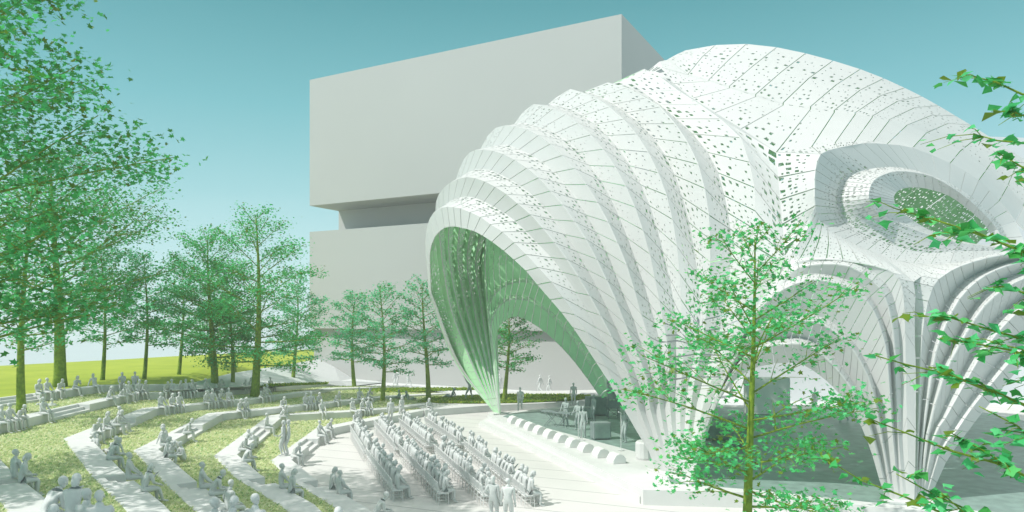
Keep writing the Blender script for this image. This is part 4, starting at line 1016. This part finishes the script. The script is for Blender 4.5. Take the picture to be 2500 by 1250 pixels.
TREES = [
 # px, dist, ground z, height, crown start, radius, trunk r, leaves, leaf size, label, material
 (-190,23,2.6,17.5,3.2,8.0,.32,23000,.20,'huge dark green tree whose crown fills the upper left corner',M_LEAFB,True),
 (52,38,2.2,12.5,3.2,3.6,.24,4500,.19,'thick leaning tree rising from the terrace at the far left',M_LEAF,False),
 (147,48,2.6,15.5,4.2,7.6,.42,14000,.21,'broad tree with the thickest trunk behind two seated figures',M_LEAFB,False),
 (250,53,2.5,10.5,2.6,3.6,.17,4500,.20,'tree just right of the lone figure on the outer wall',M_LEAF2,False),
 (352,55,2.4,10,2.6,3.2,.17,4200,.20,'slim tree left of the path with a pale teal crown',M_LEAF2,False),
 (437,60,2.4,9.6,2.5,3.4,.17,4500,.20,'slim tree on the meadow edge with its foot in the grass',M_LEAF2,False),
 (510,70,2.2,8.5,2.4,3.2,.16,3200,.22,'small distant tree left of the thick path tree',M_LEAF,False),
 (525,54,1.9,11.8,2.2,5.0,.30,9500,.18,'thick trunked tree at the path side, left of the tallest mid tree',M_LEAF,False),
 (568,56,1.8,9.5,2.6,3.2,.17,4000,.20,'slim tree between the two thick path trees',M_LEAFB,False),
 (574,68,2.0,8,2.4,2.8,.15,2600,.22,'distant thin tree behind the gap of the path trees',M_LEAF,False),
 (622,52,1.4,13.6,2.2,5.4,.33,12000,.18,'tallest mid tree with a pointed crown and thick trunk by the path',M_LEAF,False),
 (715,66,1.1,10,2.2,3.2,.20,5000,.20,'slender tree left of the grey building on the upper strip',M_LEAF2,False),
 (866,66,.4,9.2,2.6,3.1,.22,4200,.20,'young tree in front of the building corner, leftmost of three',M_LEAF2,False),
 (933,56,.5,9.2,2.4,3.2,.21,4500,.18,'young tree in front of the grey building, middle of three',M_LEAF2,False),
 (1046,58,.5,9.8,2.8,3.0,.23,4200,.18,'young tree standing left of the pavilion mouth',M_LEAF2,False),
 (1231,58,.5,7.8,2.4,2.8,.21,3600,.18,'young tree framed by the rear arch of the pavilion',M_LEAF,False),
 (1822,20.2,0,9.9,1.9,4.0,.17,6500,.145,'foreground tree with open crown and olive trunk before the pavilion',M_LEAF,True),
]
for i, (px, d, gz_, H, z0, Rc, tr, nl, lf_, lab, lm, det) in enumerate(TREES):
    tree(px, gz(px, d, gz_), H, z0, Rc, tr, nl, lf_, lab, 100+i, lm, detail=det, up=.35 if i not in (0,2) else .55, nlimb=44 if i in (0,2) else 30, flat=.55, bend=.5 if i != 16 else .25)
def branch_tree():
    """tree whose trunk stands outside the right edge; single limbs reach into view"""
    rd = random.Random(5); base = Vector((8.9, 9.2, 0)); root = empty('leafy_tree', tuple(base))
    tag(root, 'near tree outside the right edge whose large leaves hang into view on thin branches', 'tree', 'leafy trees around the plaza')
    tb = MB(); ax = lambda h: Vector((.12*math.sin(h*.6), .1*math.cos(h*.5), h))
    tb.tube([ax(h) for h in np.linspace(-.2, 11.5, 14)], [max(.02, .17*(1-h/12.2)) for h in np.linspace(0, 11.5, 14)], 9)
    # (limb start height, tip in the photo, distance of the tip, spray length as a fraction)
    L_ = [(8.8,2350,190,9.6,.34,1),(8.4,2452,262,9.3,.30,1),(8.0,2385,330,10.2,.22,.6),(7.6,2432,378,9.4,.35,.9),(6.8,2190,500,9.7,.55,1.5),(6.6,2300,560,9.1,.5,1.5),
          (5.6,2235,770,9.6,.62,1.7),(5.4,2300,830,9.0,.6,1.5),(4.6,2110,860,9.9,.66,1.3),(4.3,2260,900,9.2,.55,1.4),(3.6,2120,1030,9.8,.6,1.7),(3.3,2330,1060,8.8,.5,1.6),
          (2.8,1995,1118,10.2,.6,1.4),(2.5,2190,1150,9.2,.6,1.6),(2.1,2290,1205,9.0,.55,1.5),(1.7,2200,1260,9.0,.6,1.2),(3.9,2400,1000,8.9,.45,1.3),(6.0,2440,690,9.2,.35,1.0),(5.0,2420,830,9.0,.4,1.1)]
    lv, lf2 = [], []
    def leaf(c, sz):
        n_ = Vector((rd.gauss(0,.45), rd.gauss(0,.45), 1)).normalized(); a = Vector((rd.gauss(0,1), rd.gauss(0,1), rd.gauss(0,.3)-.2)); a = (a-n_*a.dot(n_)).normalized(); b_ = n_.cross(a)
        shp = rd.choice(([(0,0,0),(.34,.30,.10),(.50,.12,.04),(.30,.62,.10),(0,1.05,-.06),(-.22,.60,.06),(-.52,.40,.02),(-.20,.22,.05)], [(0,0,0),(.42,.30,.12),(0,1.1,-.04),(-.38,.36,.10)]))
        k = len(lv)
        for x, y, z in shp: lv.append(c+b_*(x*sz)+a*((y-.3)*sz)+n_*(z*sz))
        lf2.append(tuple(range(k, k+len(shp))))
    for h, px, py, d, fr_, dens in L_:
        p0 = ax(h); tip = P(px, py, d=d)-base; pts = []
        sagz = rd.uniform(.15, .45)
        for q in range(9):
            s_ = q/8; p = p0.lerp(tip, s_)+Vector((rd.uniform(-.05,.05), rd.uniform(-.05,.05), sagz*math.sin(math.pi*s_)+rd.uniform(-.05,.05))); pts.append(p)
        tb.tube(pts, [.035*(1-.88*q/8)+.003 for q in range(9)], 5)
        n_ = int(34*dens)
        subs = []
        for q in range(int(4*dens)+2):
            s_ = 1-fr_*rd.random(); k = s_*8; i = min(7, int(k)); b0 = pts[i].lerp(pts[i+1], k-i)
            e_ = b0+Vector((rd.uniform(-.6,.1), rd.uniform(-.5,.5), rd.uniform(-.25,.12)))*rd.uniform(.5,1.1); tb.tube([b0, (b0+e_)/2+Vector((0,0,.04)), e_], [.008,.006,.003], 4, cap=False); subs.append((b0, e_))
        for q in range(n_):
            if rd.random() < .5: s_ = 1-fr_*rd.random()**1.2; k = s_*8; i = min(7, int(k)); c = pts[i].lerp(pts[i+1], k-i)
            else: b0, e_ = rd.choice(subs); c = b0.lerp(e_, rd.uniform(.2,1.05))
            leaf(c+Vector((rd.gauss(0,.045), rd.gauss(0,.045), rd.gauss(0,.035))), rd.uniform(.12,.22))
    tb.build('trunk', M_BARK, root, smooth=True)
    mesh_obj('crown', lv, lf2, M_LEAF, root)
branch_tree()
tree(0, (-13.0, 9.2, 0), 14, 4.5, 4.2, .25, 6000, .22, 'tree standing just outside the lower left corner that shades the closest spectators', 300, M_LEAF)
# ------------------------------------------------------------------ air
hm_ = bpy.data.materials.new('haze_air'); hm_.use_nodes = True; hn = hm_.node_tree
hn.nodes.remove(hn.nodes['Principled BSDF']); pvn = hn.nodes.new('ShaderNodeVolumePrincipled')
pvn.inputs['Color'].default_value = (1,.995,.98,1); pvn.inputs['Density'].default_value = .0011; pvn.inputs['Anisotropy'].default_value = 0
hn.links.new(pvn.outputs[0], hn.nodes['Material Output'].inputs['Volume'])
b = MB(); b.box((0, 60, 19), (400, 300, 42)); tag(b.build('haze', hm_), kind='stuff')
scene.cycles.volume_bounces = 1
print('objects', len(bpy.data.objects))
